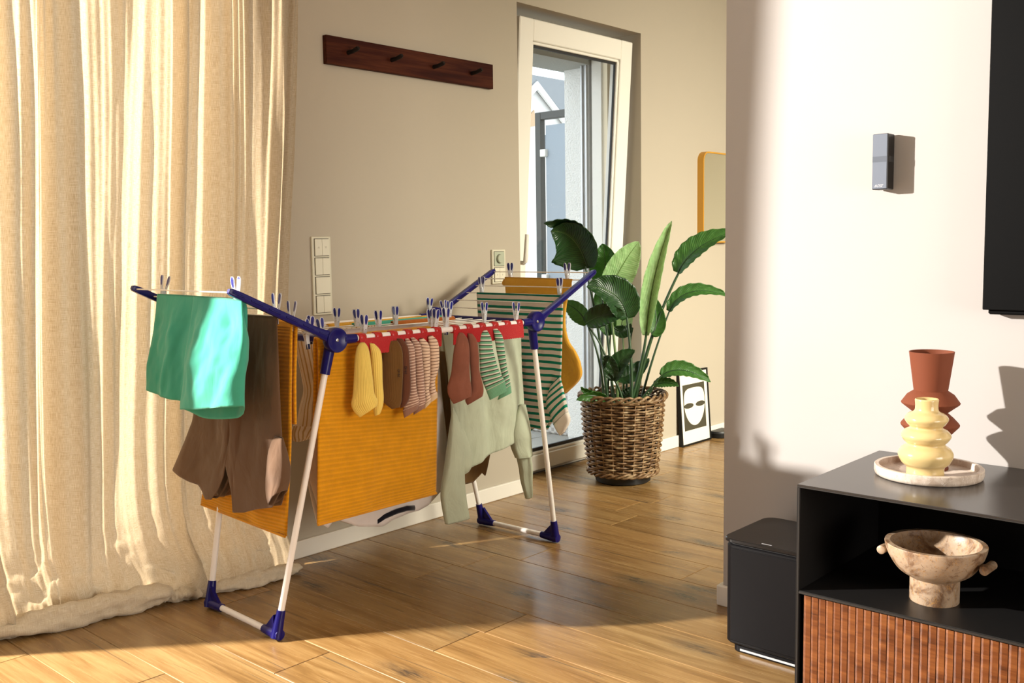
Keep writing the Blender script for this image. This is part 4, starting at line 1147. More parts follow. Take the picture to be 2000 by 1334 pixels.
# mustard shirt on the far wing
mx = wpos(TF, HF, 1)
msh = thing('mustard_shirt', 'mustard jersey shirt hanging on the far wing behind the striped shirt', 'shirt', (mx.x, 2.6, 0.6))
mb = tube_cloth(rowsx(mx.x - 0.008, [(986, 541, 1118, 545, 0.006), (989, 580, 1108, 585, 0.010), (992, 625, 1104, 630, 0.012), (996, 665, 1110, 665, 0.016), (1000, 690, 1124, 688, 0.018), (1010, 720, 1133, 712, 0.020), (1030, 745, 1133, 738, 0.020), (1070, 775, 1106, 768, 0.016)]), NX, 56, 60, 0.008, 6, 2.0)
obj('body', mb, M['mustard'], msh, 180, solid=0.0016)
mb = tube_cloth(rowsx(mx.x + 0.016, [(987, 541, 1117, 545, 0.006), (988, 560, 1116, 562, 0.010), (1086, 580, 1119, 572, 0.010)]), NX, 14, 40, 0.003, 6, 2.0)
obj('hem_fold', mb, M['mustard'], msh, 180, solid=0.0016)

# ------------------------------------------------------------------ socks, clipped toe up along the red strips
SN = Vector((0.74, 0.672, 0)).normalized()
def sock(rows, toe_px, m, label, group, cuff=None, cuff_m=None, seed=0.0, printed=None):
    toe = at(toe_px[0], toe_px[1], y=RY0 - 0.020)
    d = SN.dot(toe)
    R_ = [(at(a, b_, n=SN, d=d), at(c, e_, n=SN, d=d), t) for a, b_, c, e_, t in rows]
    bot = min(min(r[0].z, r[1].z) for r in R_)
    t = thing('sock', label, 'sock', (toe.x, toe.y, bot), group)
    if cuff:
        body, cf = R_[:len(R_) - cuff + 1], R_[len(R_) - cuff:]
        body = R_[:len(R_) - cuff + 1]; cf = R_[len(R_) - cuff:]
        mb = tube_cloth(body, -SN, 34, 36, 0.0016, 20, seed, ease=0.5, spw=0.75)
        obj('foot', mb, m, t, 180, solid=0.0012)
        mb = tube_cloth(cf, -SN, 12, 36, 0.0008, 20, seed, cap_top=False, ease=1.0, spw=0.75)
        obj('cuff', mb, cuff_m, t, 180, solid=0.0018)
    else:
        mb = tube_cloth(R_, -SN, 44, 36, 0.0016, 20, seed, ease=0.5, spw=0.75)
        obj('foot', mb, m, t, 180, solid=0.0012)
    if printed:
        p = at(printed[1], printed[2], n=SN, d=d) - SN * 0.0125
        # baseline runs upwards, facing the viewer
        ex = Vector((0, 0, 1)); ez = -SN; ey = ez.cross(ex)
        rot = Matrix((ex, ey, ez)).transposed().to_euler()
        text('size_print', printed[0], 0.011, p, rot, M['ink'], t)
    return t
g = 'socks clipped to the red strips'
sock([(704, 669, 712, 669, 0.004), (697, 680, 719, 680, 0.010), (693, 705, 723, 700, 0.012), (691, 745, 728, 742, 0.012), (689, 772, 731, 768, 0.013), (686, 790, 736, 779, 0.014), (692, 804, 738, 786, 0.013), (703, 815, 736, 793, 0.011)], (707, 666), M['sock_yellow'], 'front sock of the yellow pair, overlapping its mate, on the red strip', g, seed=1)
sock([(722, 670, 730, 671, 0.004), (723, 682, 742, 684, 0.010), (725, 705, 746, 704, 0.011), (727, 745, 747, 745, 0.011), (728, 772, 749, 774, 0.012), (727, 790, 748, 790, 0.012), (730, 803, 745, 801, 0.011), (732, 812, 742, 808, 0.010)], (726, 668), M['sock_yellow'], 'rear sock of the yellow pair, beside the brown sock', g, seed=2)
sock([(762, 666, 776, 665, 0.004), (749, 680, 785, 682, 0.010), (746, 710, 787, 710, 0.012), (744, 755, 786, 750, 0.012), (743, 775, 785, 772, 0.012), (752, 788, 784, 784, 0.011), (765, 798, 780, 795, 0.008)], (770, 662), M['sock_brown'], 'front sock of the plain brown pair, printed with its size', g, seed=3, printed=('39-42', 780.5, 728))
sock([(774, 661, 786, 662, 0.004), (779, 676, 797, 680, 0.010), (784, 710, 800, 712, 0.011), (785, 755, 802, 755, 0.011), (784, 780, 799, 778, 0.011), (782, 797, 792, 792, 0.008)], (781, 658), M['sock_brown_far'], 'rear sock of the plain brown pair, mostly hidden by its mate', g, seed=4, printed=('39-42', 793.5, 722))
sock([(791, 662, 797, 661, 0.004), (793, 676, 808, 676, 0.009), (797, 705, 811, 702, 0.010), (799, 740, 812, 738, 0.010), (798, 765, 814, 763, 0.011), (792, 786, 818, 779, 0.011), (787, 802, 819, 788, 0.011), (790, 816, 816, 799, 0.009)], (794, 658), M['sock_mauve'], 'front sock of the mauve pair with white stripes', g, 2, M['sock_mauve_plain'], seed=5)
sock([(802, 660, 808, 659, 0.004), (806, 674, 821, 673, 0.009), (810, 705, 825, 702, 0.010), (812, 740, 828, 738, 0.010), (813, 768, 830, 766, 0.011), (811, 788, 831, 782, 0.011), (808, 800, 830, 789, 0.011), (808, 810, 828, 797, 0.009)], (805, 656), M['sock_mauve'], 'rear sock of the mauve pair, next to the cream striped socks', g, 2, M['sock_mauve_plain'], seed=6)
sock([(818, 662, 826, 660, 0.004), (820, 673, 838, 675, 0.010), (824, 705, 840, 702, 0.010), (827, 740, 840, 738, 0.010), (828, 765, 838, 762, 0.010), (829, 782, 841, 775, 0.010), (828, 791, 841, 781, 0.010), (829, 799, 840, 787, 0.009)], (822, 657), M['sock_cream'], 'front sock of the cream pair with thin brown stripes', g, 2, M['sock_cream_plain'], seed=7)
sock([(836, 657, 843, 655, 0.004), (837, 668, 855, 668, 0.011), (839, 700, 858, 698, 0.012), (839, 725, 856, 722, 0.011), (838, 745, 850, 742, 0.010), (838, 765, 851, 761, 0.010), (837, 777, 854, 768, 0.010), (834, 791, 855, 776, 0.009)], (839, 652), M['sock_cream'], 'rear sock of the cream pair, last on the first red strip', g, 2, M['sock_cream_plain'], seed=8)
sock([(897, 650, 904, 650, 0.004), (890, 664, 914, 665, 0.010), (885, 695, 917, 692, 0.012), (882, 725, 917, 722, 0.012), (878, 742, 918, 740, 0.012), (874, 756, 920, 752, 0.013), (876, 772, 921, 764, 0.012), (886, 789, 920, 774, 0.010)], (900, 646), M['sock_rust'], 'front sock of the plain rust brown pair, overlapping its mate', g, seed=9)
sock([(914, 651, 922, 652, 0.004), (915, 665, 931, 666, 0.009), (917, 695, 935, 693, 0.010), (919, 725, 936, 722, 0.010), (920, 745, 941, 743, 0.011), (919, 762, 944, 757, 0.011), (909, 780, 944, 766, 0.011), (913, 791, 942, 774, 0.009)], (917, 648), M['sock_rust'], 'rear sock of the rust brown pair, beside the green striped socks', g, seed=10)
sock([(944, 646, 951, 645, 0.004), (936, 660, 959, 660, 0.010), (936, 680, 962, 680, 0.011), (937, 705, 967, 700, 0.012), (938, 728, 973, 720, 0.012), (943, 745, 980, 734, 0.012), (950, 763, 986, 744, 0.011), (957, 781, 989, 764, 0.010)], (947, 642), M['sock_green'], 'front sock of the mint pair with dark stripes', g, 2, M['sock_green_plain'], seed=11)
sock([(963, 643, 971, 642, 0.004), (966, 656, 981, 656, 0.009), (969, 680, 985, 680, 0.010), (974, 705, 988, 702, 0.010), (979, 728, 991, 722, 0.010), (982, 745, 995, 738, 0.010), (978, 764, 997, 752, 0.010), (972, 781, 999, 767, 0.009)], (967, 639), M['sock_green'], 'rear sock of the mint pair with dark stripes, last on the strip', g, 2, M['sock_green_plain'], seed=12)

# ------------------------------------------------------------------ clothes pegs
def make_peg():
    t = bpy.data.objects.new('clothes_peg', None); t.empty_display_size = 0.02; C.objects.link(t)
    prof = [(0.0040, -0.026), (0.0036, -0.014), (0.0036, 0.0), (0.0052, 0.012), (0.0078, 0.026), (0.0104, 0.042), (0.0118, 0.055), (0.0120, 0.0625)]
    wid = [0.0048, 0.0058, 0.0066, 0.0070, 0.0072, 0.0080, 0.0082, 0.0046]
    for s in (-1, 1):
        rws = []
        for (y, z), w_ in zip(prof, wid):
            th = 0.0015
            rws.append([(x * w_, s * y + yy * th, z) for x, yy in ((-1, -0.6), (-0.7, -1), (0.7, -1), (1, -0.6), (1, 0.6), (0.7, 1), (-0.7, 1), (-1, 0.6))])
        mb = MB().grid(rws, wrap=True); mb.f.append(tuple(range(8))); mb.uv.append([(0, 0)] * 8); mb.f.append(tuple(range(63, 55, -1))); mb.uv.append([(0, 0)] * 8)
        arm = obj('peg_arm', mb, M['peg'], t, 50)
        pad = []
        for z, w_, y in ((0.0310, 0.0011, 0.0087), (0.036, 0.0038, 0.0094), (0.045, 0.0052, 0.0107), (0.055, 0.0054, 0.0118), (0.0612, 0.0028, 0.0120)):
            pad.append([(x * w_, s * y + yy * 0.0019, z) for x, yy in ((-1, -1), (1, -1), (1, 1), (-1, 1))])
        pm = MB().grid(pad, wrap=True); pm.f.append((0, 1, 2, 3)); pm.uv.append([(0, 0)] * 4); pm.f.append((19, 18, 17, 16)); pm.uv.append([(0, 0)] * 4)
        obj('grip_pad', pm, M['peg_blue'], arm)
        obj('jaw_pad', MB().box((-0.0042, s * 0.0038 - 0.0024, -0.0275), (0.0042, s * 0.0038 + 0.0024, -0.012), 0.001), M['peg_dark'], arm)
    obj('hinge_block', MB().box((-0.0062, -0.0040, 0.001), (0.0062, 0.0040, 0.021), 0.0015), M['peg'], t)
    obj('spring', MB().tube([(0.0082 * math.cos(a) * 0.9, 0.0075 * math.sin(a), 0.013 + 0.0006 * a) for a in np.linspace(0, 4 * math.pi, 26)], 0.0007, 6), M['steel'], t, 60)
    return t
peg0 = make_peg()
PG = 'clothes pegs with blue grips on the rack'
pegs = []   # (kind, px, py of the wire contact, wire index, label, lean)
pegs += [('n', 318, 579, 1, 'clothes peg holding the teal shorts at the curtain end', 0.22), ('n', 462, 586, 1, 'clothes peg holding the teal shorts just behind the tip of the near arm', 0.0),
         ('n', 540, 619, 3, 'clothes peg holding the taupe T-shirt against the near arm', 0.05), ('n', 569, 638, 4, 'clothes peg holding the mustard towel against the near arm', 0.08)]
pegs += [('m', 599, 653, 1, 'clothes peg leaning beside the near hinge, lower of two overlapping', -0.15), ('m', 606, 642, 3, 'clothes peg beside the near hinge, taller of two overlapping', 0.05),
         ('m', 629, 650, 1, 'clothes peg standing directly above the near hinge disc', -0.20), ('m', 658, 631, 7, 'clothes peg on the mustard cloth just beside the wall switch', 0.0),
         ('m', 698, 636, 5, 'clothes peg behind the peg at the start of the first red strip', -0.12), ('m', 711, 643, 1, 'clothes peg above the start of the first red strip', 0.0),
         ('m', 740, 637, 3, 'clothes peg above the middle of the first red strip', -0.05), ('m', 773, 629, 5, 'clothes peg clipped on the rust brown cloth', -0.05),
         ('m', 838, 616, 8, 'clothes peg on the rear rail beside the far rear hinge', 0.1), ('m', 842, 636, 1, 'rear clothes peg of two overlapping at the end of the first red strip', 0.0),
         ('m', 850, 642, 0, 'front clothes peg of two overlapping at the end of the first red strip', 0.1), ('m', 871, 635, 0, 'clothes peg at the bare rail between both red strips', 0.0),
         ('m', 869, 617, 7, 'rear clothes peg of the two before the far rear hinge', -0.15), ('m', 877, 617, 6, 'front clothes peg of the two before the far rear hinge', 0.08),
         ('m', 946, 617, 3, 'clothes peg above the second red strip against the striped shirt', 0.0), ('m', 1008, 622, 0, 'clothes peg at the far end of the second red strip', 0.0)]
pegs += [('f', 997, 541, 1, 'clothes peg holding the mustard shirt at its wall side', 0.0), ('f', 1108, 545, 1, 'clothes peg holding the mustard shirt beside the plant', 0.0),
         ('f', 941, 571, 3, 'clothes peg holding the striped shirt at its wall side', 0.0), ('f', 1093, 577, 3, 'clothes peg holding the striped shirt against the far arm', 0.0)]
for i, (kd, px, py, k, lab, lean) in enumerate(pegs):
    o = peg0 if i == 0 else copy_tree(peg0)
    if kd == 'm':
        y = RY0 if k == 0 else (RY1 if k == 8 else WY[k - 1])
        p = at(px, py, y=y); o.location = (p.x, y, WZ + (0.010 if k in (0, 8) else 0.004)); o.rotation_euler = (lean, 0.0, 0.12 * math.sin(i * 2.1))
    else:
        wv = wpos(TN if kd == 'n' else TF, HN if kd == 'n' else HF, k)
        p = at(px, py, x=wv.x); o.location = (wv.x, p.y, wv.z + 0.004); o.rotation_euler = (lean, 0.0, math.pi / 2 + 0.15 * math.sin(i * 1.7))
    tag(o, lab, 'clothes peg', PG)

# ================================================================== CONSOLE (TV cabinet)
CXF, CYL, CZT, CZS = 2.204, 1.073, 0.566, 0.302
CYR = -0.75
con = thing('console', 'low black metal media console with fluted walnut drawer against the wall', 'cabinet', (2.45, 0.3, 0))
tk = 0.008
obj('top', MB().box((CXF, CYR, CZT - tk), (XB - 0.004, CYL, CZT), 0.0012), M['console_top'], con)
obj('side_panel', MB().box((CXF, CYL - tk, 0.012), (XB - 0.004, CYL, CZT - tk), 0.0012), M['black_metal'], con)
obj('side_panel', MB().box((CXF, CYR, 0.012), (XB - 0.004, CYR + tk, CZT - tk), 0.0012), M['black_metal'], con)
obj('shelf', MB().box((CXF, CYR + tk, CZS - tk), (XB - 0.02, CYL - tk, CZS), 0.0012), M['black_metal'], con)
obj('back_panel', MB().box((XB - 0.02, CYR + tk, 0.012), (XB - 0.006, CYL - tk, CZT - tk)), M['console_in'], con)
obj('bottom_panel', MB().box((CXF, CYR, 0.0), (XB - 0.004, CYL, 0.012), 0.001), M['black_metal'], con)
eg = MB().box((CXF - 0.0012, CYR, CZT - tk + 0.0008), (CXF, CYL - 0.0008, CZT - tk + 0.0032)).box((CXF - 0.0012, CYL - tk + 0.0012, 0.012), (CXF, CYL - tk + 0.0036, CZT - tk)).box((CXF - 0.0012, CYR, CZS - tk + 0.001), (CXF, CYL - tk, CZS - 0.002))
obj('edge_trim', eg, M['edge'], con)
dr = obj('drawer_front', MB().box((CXF + 0.022, CYR + 0.02, 0.022), (CXF + 0.04, CYL - tk - 0.016, CZS - tk - 0.003)), plain('drawer_core', (0.05, 0.014, 0.005, 1), 0.7), con)
SW = 0.0186
y = CYL - tk - 0.0105
sl_me = None
while y - SW > CYR + 0.02:
    if sl_me is None:
        hs = CZS - tk - 0.0035 - 0.020
        mb = MB().prism([Vector((0.016, -SW + 0.0002, 0)), Vector((0.0, -SW + 0.0002, 0)), Vector((0.0, -0.0062, 0)), Vector((0.0018, -0.0001, 0)), Vector((0.016, -0.0001, 0))], (0, 0, hs))
        sl = obj('slat', mb, M['walnut_slat'], None); sl_me = sl.data
    else:
        sl = bpy.data.objects.new('slat', sl_me); C.objects.link(sl)
    sl.location = (CXF + 0.006, y, 0.020); keep(sl, dr)
    y -= SW

# tray with two vases
tc = Vector((2.487, 0.861, CZT))
tr = obj('tray', MB().lathe([(0.0, 0.0), (0.120, 0.0), (0.125, 0.003), (0.1275, 0.010), (0.1275, 0.024), (0.1255, 0.026), (0.1165, 0.026), (0.1145, 0.024), (0.1130, 0.011), (0.109, 0.009), (0.0, 0.009)], (0, 0, 0), 90), M['tray_stone'], None, 40, 'round cream marble tray under the two vases on the console', 'tray')
tr.location = tc
def smooth_prof(keys, n=8):
    out = []
    for i in range(len(keys) - 1):
        p0, p1, p2, p3 = keys[max(i - 1, 0)], keys[i], keys[i + 1], keys[min(i + 2, len(keys) - 1)]
        for j in range(n):
            u = j / n
            out.append(tuple(0.5 * ((2 * p1[k]) + (p2[k] - p0[k]) * u + (2 * p0[k] - 5 * p1[k] + 4 * p2[k] - p3[k]) * u * u + (3 * p1[k] - p0[k] - 3 * p2[k] + p3[k]) * u ** 3) for k in (0, 1)))
    out.append(keys[-1]); return out
cp_ = smooth_prof([(0.0440, 0.0), (0.0430, 0.012), (0.0438, 0.029), (0.055, 0.040), (0.0630, 0.059), (0.057, 0.074), (0.0440, 0.085), (0.051, 0.094), (0.0570, 0.106), (0.050, 0.118), (0.0372, 0.126), (0.044, 0.135), (0.0500, 0.147), (0.043, 0.158), (0.0285, 0.166), (0.0260, 0.178), (0.0272, 0.193)], 7)
prof = [(0.0, 0.0)] + cp_ + [(0.0255, 0.1955), (0.0225, 0.194), (0.0215, 0.17), (0.021, 0.10), (0.0, 0.10)]
v1 = obj('vase', MB().lathe(prof, (0, 0, 0), 72), M['cream_glaze'], None, 50, 'glossy cream vase of stacked rounded bulges on the tray', 'vase')
v1.location = (2.413, 0.843, CZT + 0.0095)
tp = [(0.0, 0.0), (0.046, 0.0), (0.046, 0.004), (0.033, 0.010), (0.033, 0.066), (0.038, 0.075), (0.0685, 0.1085), (0.0698, 0.1125), (0.067, 0.117), (0.056, 0.129), (0.0405, 0.143), (0.0685, 0.165), (0.0698, 0.168), (0.067, 0.172), (0.056, 0.188), (0.0400, 0.199), (0.0410, 0.203), (0.0533, 0.296), (0.0535, 0.297), (0.0512, 0.297), (0.0385, 0.21), (0.0, 0.206)]
v2 = obj('vase', MB().lathe(tp, (0, 0, 0), 72), M['terracotta'], None, 30, 'matte terracotta vase of flared discs behind the cream vase', 'vase')
v2.location = (2.533, 0.876, CZT + 0.0095)

# footed stone bowl on the console shelf
bc = Vector((2.346, 0.791, CZS))
bw = thing('stone_bowl', 'footed brown travertine bowl with rod handles on the open console shelf', 'bowl', bc)
bp = [(0.0, 0.0), (0.0535, 0.0), (0.0550, 0.002), (0.0550, 0.056), (0.0555, 0.058)] + smooth_prof([(0.056, 0.058), (0.083, 0.076), (0.102, 0.104), (0.1105, 0.126), (0.1130, 0.138)], 6) + [(0.1125, 0.140), (0.1005, 0.140), (0.0995, 0.138)] + smooth_prof([(0.0980, 0.130), (0.088, 0.112), (0.065, 0.088), (0.03, 0.078), (0.0, 0.076)], 6)
o = obj('bowl_body', MB().lathe(bp, (0, 0, 0), 80), M['bowl_stone'], None, 40); o.location = (0, 0, 0); o.parent = bw
for s in (1, -1):
    hy = s * 0.1190
    o = obj('handle', MB().tube([(-0.030, hy, 0.104), (-0.0285, hy, 0.104), (0.0285, hy, 0.104), (0.030, hy, 0.104)], [0.0085, 0.0105, 0.0105, 0.0085], 20).tube([(0, hy * 0.86, 0.104), (0, hy, 0.104)], 0.007, 12), M['bowl_stone'], None, 40)
    o.parent = bw; bw_rot = None
bw.rotation_euler = (0, 0, math.radians(-2))

# ================================================================== SUBWOOFER
sx0, sx1, sy0, sy1 = 2.398, 2.672, 1.088, 1.392
sub = thing('subwoofer', 'black cube subwoofer with glass top standing on floor beside the console', 'speaker', ((sx0 + sx1) / 2, (sy0 + sy1) / 2, 0))
def rrect(x0, x1, y0, y1, r, n=8):
    out = []
    for cx_, cy_, a0 in ((x1 - r, y1 - r, 0), (x0 + r, y1 - r, 90), (x0 + r, y0 + r, 180), (x1 - r, y0 + r, 270)):
        for i in range(n + 1):
            a = math.radians(a0 + 90 * i / n); out.append((cx_ + r * math.cos(a), cy_ + r * math.sin(a)))
    return out
def rr_solid(x0, x1, y0, y1, r, levels):
    mb = MB(); rows = []
    for z, ins in levels: rows.append([(px, py, z) for px, py in rrect(x0 + ins, x1 - ins, y0 + ins, y1 - ins, max(0.002, r - ins * 0.5))])
    mb.grid(rows, wrap=True); n = len(rows[0])
    mb.f.append(tuple(range(n - 1, -1, -1))); mb.uv.append([(0, 0)] * n); k = (len(rows) - 1) * n
    mb.f.append(tuple(k + i for i in range(n))); mb.uv.append([(0, 0)] * n); return mb
obj('body', rr_solid(sx0 + 0.003, sx1 - 0.003, sy0 + 0.003, sy1 - 0.003, 0.035, [(0.022, 0.010), (0.026, 0.003), (0.030, 0), (0.306, 0), (0.310, 0.003), (0.312, 0.006)]), M['sub_body'], sub, 35)
obj('front_grille', MB().box((sx0 + 0.0005, sy0 + 0.026, 0.036), (sx0 + 0.006, sy1 - 0.028, 0.302), 0.0015), M['sub_body'], sub)
obj('glass_top', rr_solid(sx0 - 0.002, sx1, sy0, sy1 + 0.002, 0.036, [(0.318, 0.003), (0.320, 0.0), (0.3265, 0.0), (0.329, 0.003)]), M['sub_top'], sub, 30)
obj('neck', rr_solid(sx0 + 0.010, sx1 - 0.01, sy0 + 0.01, sy1 - 0.01, 0.03, [(0.311, 0), (0.3185, 0)]), M['gasket'], sub, 30)
obj('base', rr_solid(sx0 + 0.016, sx1 - 0.012, sy0 + 0.012, sy1 - 0.026, 0.02, [(0.0, 0.002), (0.003, 0.0), (0.018, 0.0), (0.0235, 0.006)]), M['sub_body'], sub, 30)
obj('base_trim', MB().box((sx0 + 0.0145, sy0 + 0.04, 0.006), (sx0 + 0.017, sy1 - 0.052, 0.0115)), M['alu'], sub)
obj('status_light', MB().box((sx0 + 0.012, 1.245, 0.3288), (sx0 + 0.015, 1.275, 0.3293)), M['logo'], sub)

# ================================================================== WALL SPEAKER
sp = thing('wall_speaker', 'small dark upright loudspeaker with grey grille mounted on the sunlit wall', 'speaker', (XB, 1.068, 1.29))
px0, px1, py0, py1, pz0, pz1 = 2.655, 2.702, 1.0465, 1.0885, 1.2885, 1.4365
obj('cabinet', MB().box((px0 + 0.002, py0, pz0), (px1, py1, pz1), 0.002), M['speaker_black'], sp)
obj('grille', MB().box((px0, py0 + 0.0015, pz0 + 0.002), (px0 + 0.003, py1 - 0.0015, pz1 - 0.001), 0.0008), M['grille'], sp)
obj('grille_band', MB().box((px0 - 0.0004, py0 + 0.0016, pz0 + 0.073), (px0 + 0.001, py1 - 0.0016, pz0 + 0.088)), M['grille_dark'], sp)
obj('side_band', MB().box((px0 + 0.006, py0 - 0.0004, pz0 + 0.073), (px1 - 0.004, py0 + 0.001, pz0 + 0.088)), M['gasket'], sp)
obj('wall_bracket', MB().box((px1 - 0.002, py0 + 0.010, pz0 + 0.03), (XB, py1 - 0.010, pz1 - 0.03), 0.002), M['speaker_black'], sp)
text('logo', 'BOSE', 0.0095, (px0 - 0.0004, 1.0695, pz0 + 0.0095), (math.pi / 2, 0, -math.pi / 2), M['logo'], sp, 0.0003, 0.45)

# ================================================================== TELEVISION
tv = thing('television', 'large black flat television on the wall above the console', 'television', (XB, 0.1, 0.95))
tq = at(1918.3, 605, x=2.655)
obj('screen_panel', MB().box((2.655, -0.62, tq.z), (2.668, tq.y, tq.z + 0.83), 0.002), M['tv'], tv)
obj('rear_housing', MB().box((2.668, -0.60, tq.z - 0.012), (2.700, tq.y - 0.010, tq.z + 0.6), 0.004), M['tv'], tv)
obj('wall_mount', MB().box((2.700, -0.1, tq.z + 0.2), (XB, 0.3, tq.z + 0.5)), M['tv'], tv)

# ================================================================== PEG RAIL ON THE WALL
pr_ = thing('peg_rail', 'dark walnut peg rail with four black pegs on the wall beside the door', 'coat rack', (2.77, YA, 1.84))
obj('board', MB().box((2.318, YA - 0.022, 1.835), (3.218, YA, 1.939), 0.0015), M['walnut'], pr_)
for cx_, cy_ in ((690, 104), (775, 118), (857, 131), (931, 143)):
    p = at(cx_, cy_, y=YA - 0.022 - 0.03)
    x_ = p.x; z_ = 1.888
    mb = MB().tube([(x_, YA - 0.020, z_ - 0.002), (x_, YA - 0.050, z_ + 0.000), (x_, YA - 0.078, z_ + 0.006), (x_, YA - 0.084, z_ + 0.008)], [0.0085, 0.0078, 0.0085, 0.0060], 14)
    obj('peg', mb, M['black_peg'], pr_, 40)

# ================================================================== SWITCHES
def panel(name, label, x0, x1, z0, z1, rows):
    t = thing(name, label, 'light switch', ((x0 + x1) / 2, YA, (z0 + z1) / 2))
    obj('frame', MB().box((x0, YA - 0.010, z0), (x1, YA, z1), 0.0015), M['switch'], t)
    n = len(rows); wgt = x1 - x0; m_ = 0.0095; hgt = (z1 - z0 - m_) / n
    for i, kd in enumerate(rows):
        za = z1 - m_ * 0.75 - (i + 1) * hgt + m_ * 0.55; zb_ = za + hgt - m_ * 0.55
        obj('recess', MB().box((x0 + m_, YA - 0.0104, za), (x1 - m_, YA - 0.009, zb_)), M['switch_dark'], t)
        xa, xb_ = x0 + m_ + 0.0022, x1 - m_ - 0.0006
        za2, zb2 = za + 0.0016, zb_ - 0.0020
        if kd in ('2', 'ud', 'ii'):
            xm = (xa + xb_) / 2
            for q, (ka, kb) in enumerate(((xa, xm - 0.0004), (xm + 0.0004, xb_))):
                ko = obj('rocker', MB().box((ka, YA - 0.0145, za2), (kb, YA - 0.0098, zb2), 0.0008), M['switch_key'], t)
                cz = (za2 + zb2) / 2; cx_ = (ka + kb) / 2; r = 0.0042
                if kd == 'ud':
                    s = 1 if q == 0 else -1
                    tri = [Vector((cx_ - r, YA - 0.0148, cz - s * r * 0.6)), Vector((cx_ + r, YA - 0.0148, cz - s * r * 0.6)), Vector((cx_, YA - 0.0148, cz + s * r * 0.8))]
                    mk = MB()
                    for a_, b_ in ((0, 1), (1, 2), (2, 0)): mk.tube([tri[a_], tri[b_]], 0.0004, 5)
                    obj('arrow_mark', mk, M['switch_mark'], ko)
                if kd == 'ii':
                    mk = MB()
                    for dx in (-0.0014, 0.0014): mk.box((cx_ + dx - 0.0004, YA - 0.0148, cz - 0.003), (cx_ + dx + 0.0004, YA - 0.0144, cz + 0.003))
                    obj('line_mark', mk, M['switch_mark'], ko)
        elif kd == '1':
            obj('rocker', MB().box((xa, YA - 0.0145, za2), (xb_, YA - 0.0098, zb2), 0.0008), M['switch_key'], t)
        else:
            obj('dimmer_plate', MB().box((xa, YA - 0.0125, za2), (xb_, YA - 0.0098, zb2), 0.0008), M['dimmer_key'], t)
            kx, kz = (xa + xb_) / 2, (za2 + zb2) / 2
            Rm = Matrix.Translation((kx, YA - 0.0120, kz)) @ Matrix.Rotation(math.pi / 2, 4, 'X')
            mb = MB().lathe([(0.021, 0), (0.021, 0.0012)], (0, 0, 0), 40); obj('knob_gap', MB().add([Rm @ Vector(p) for p in mb.v], mb.f), M['switch_dark'], t)
            mb = MB().lathe([(0.0195, 0), (0.0190, 0.010), (0.0175, 0.0115), (0, 0.0115)], (0, 0, 0), 40); obj('dimmer_knob', MB().add([Rm @ Vector(p) for p in mb.v], mb.f), M['dimmer_key'], t, 40)
    return t
panel('switch_panel', 'cream four gang switch panel with rocker keys on the wall beside the curtain', 2.230, 2.317, 0.904, 1.197, ['ud', '2', '1', '2'])
panel('dimmer_panel', 'cream two gang panel with a round dimmer knob beside the balcony door', 3.205, 3.292, 0.983, 1.135, ['d', 'ii'])

# ================================================================== MIRROR, PICTURE, TIN
mi = thing('wall_mirror', 'rounded rectangular mirror with a deep gold frame on the hall wall', 'mirror', (5.09, YA, 1.16))
mx0, mx1, mz0, mz1, mr = 4.930, 5.262, 1.150, 1.668, 0.055
outer = rrect(mx0, mx1, mz0, mz1, mr); inner = rrect(mx0 + 0.008, mx1 - 0.008, mz0 + 0.008, mz1 - 0.008, mr - 0.008)
mb = MB(); rows = []
for ring, y_ in ((outer, YA), (outer, YA - 0.040), (inner, YA - 0.040), (inner, YA - 0.030)): rows.append([(a, y_, c) for a, c in ring])
mb.grid(rows, wrap=True); obj('frame', mb, M['gold'], mi, 30)
obj('mirror_glass', MB().prism([Vector((a, YA - 0.034, c)) for a, c in inner][::-1], (0, 0.004, 0)), M['mirror'], mi)

pic = thing('framed_print', 'black framed abstract face print leaning against the hall wall on the floor', 'picture', (4.87, 2.98, 0))
pw_, ph_, pd_ = 0.312, 0.425, 0.020
lean = math.asin(0.030 / ph_)
PM = Matrix.Translation((4.712, 2.9855, 0.0)) @ Matrix.Rotation(-lean, 4, 'X')   # local: x width, y depth (to the wall), z up
def pbox(lo, hi, bev=0.0): return MB().box(lo, hi, bev, PM)
fwid = 0.010
frm = MB()
for lo, hi in (((0, 0, 0), (fwid, pd_, ph_)), ((pw_ - fwid, 0, 0), (pw_, pd_, ph_)), ((fwid, 0, 0), (pw_ - fwid, pd_, fwid)), ((fwid, 0, ph_ - fwid), (pw_ - fwid, pd_, ph_))): frm.box(lo, hi, 0.001, PM)
obj('frame', frm, M['black_frame'], pic)
obj('back_board', pbox((fwid * 0.5, pd_ - 0.004, fwid * 0.5), (pw_ - fwid * 0.5, pd_ - 0.001, ph_ - fwid * 0.5)), M['black_frame'], pic)
obj('print_paper', pbox((fwid, 0.006, fwid), (pw_ - fwid, 0.008, ph_ - fwid)), M['paper'], pic)
ix0, ix1, iz0, iz1 = 0.040, pw_ - 0.040, 0.085, 0.085 + 0.262
obj('dark_field', pbox((ix0, 0.0052, iz0), (ix1, 0.0060, iz1)), M['print'], pic)
fc = MB(); cx_ = (ix0 + ix1) / 2; pts = []
zt_, zb_ = iz1 - 0.022, iz0 + 0.022
for a in np.linspace(0, 2 * math.pi, 60, endpoint=False):
    hw = (ix1 - ix0) / 2 - 0.007; c_, s_ = math.cos(a), math.sin(a)
    zc = iz0 + 0.155
    if s_ >= 0: pts.append(Vector((cx_ + hw * (abs(c_) ** 0.55) * (1 if c_ >= 0 else -1), 0, zc + (zt_ - zc) * s_ ** 0.55 if s_ > 0 else zc)))
    else: pts.append(Vector((cx_ + hw * c_, 0, zc + (zc - zb_) * s_)))
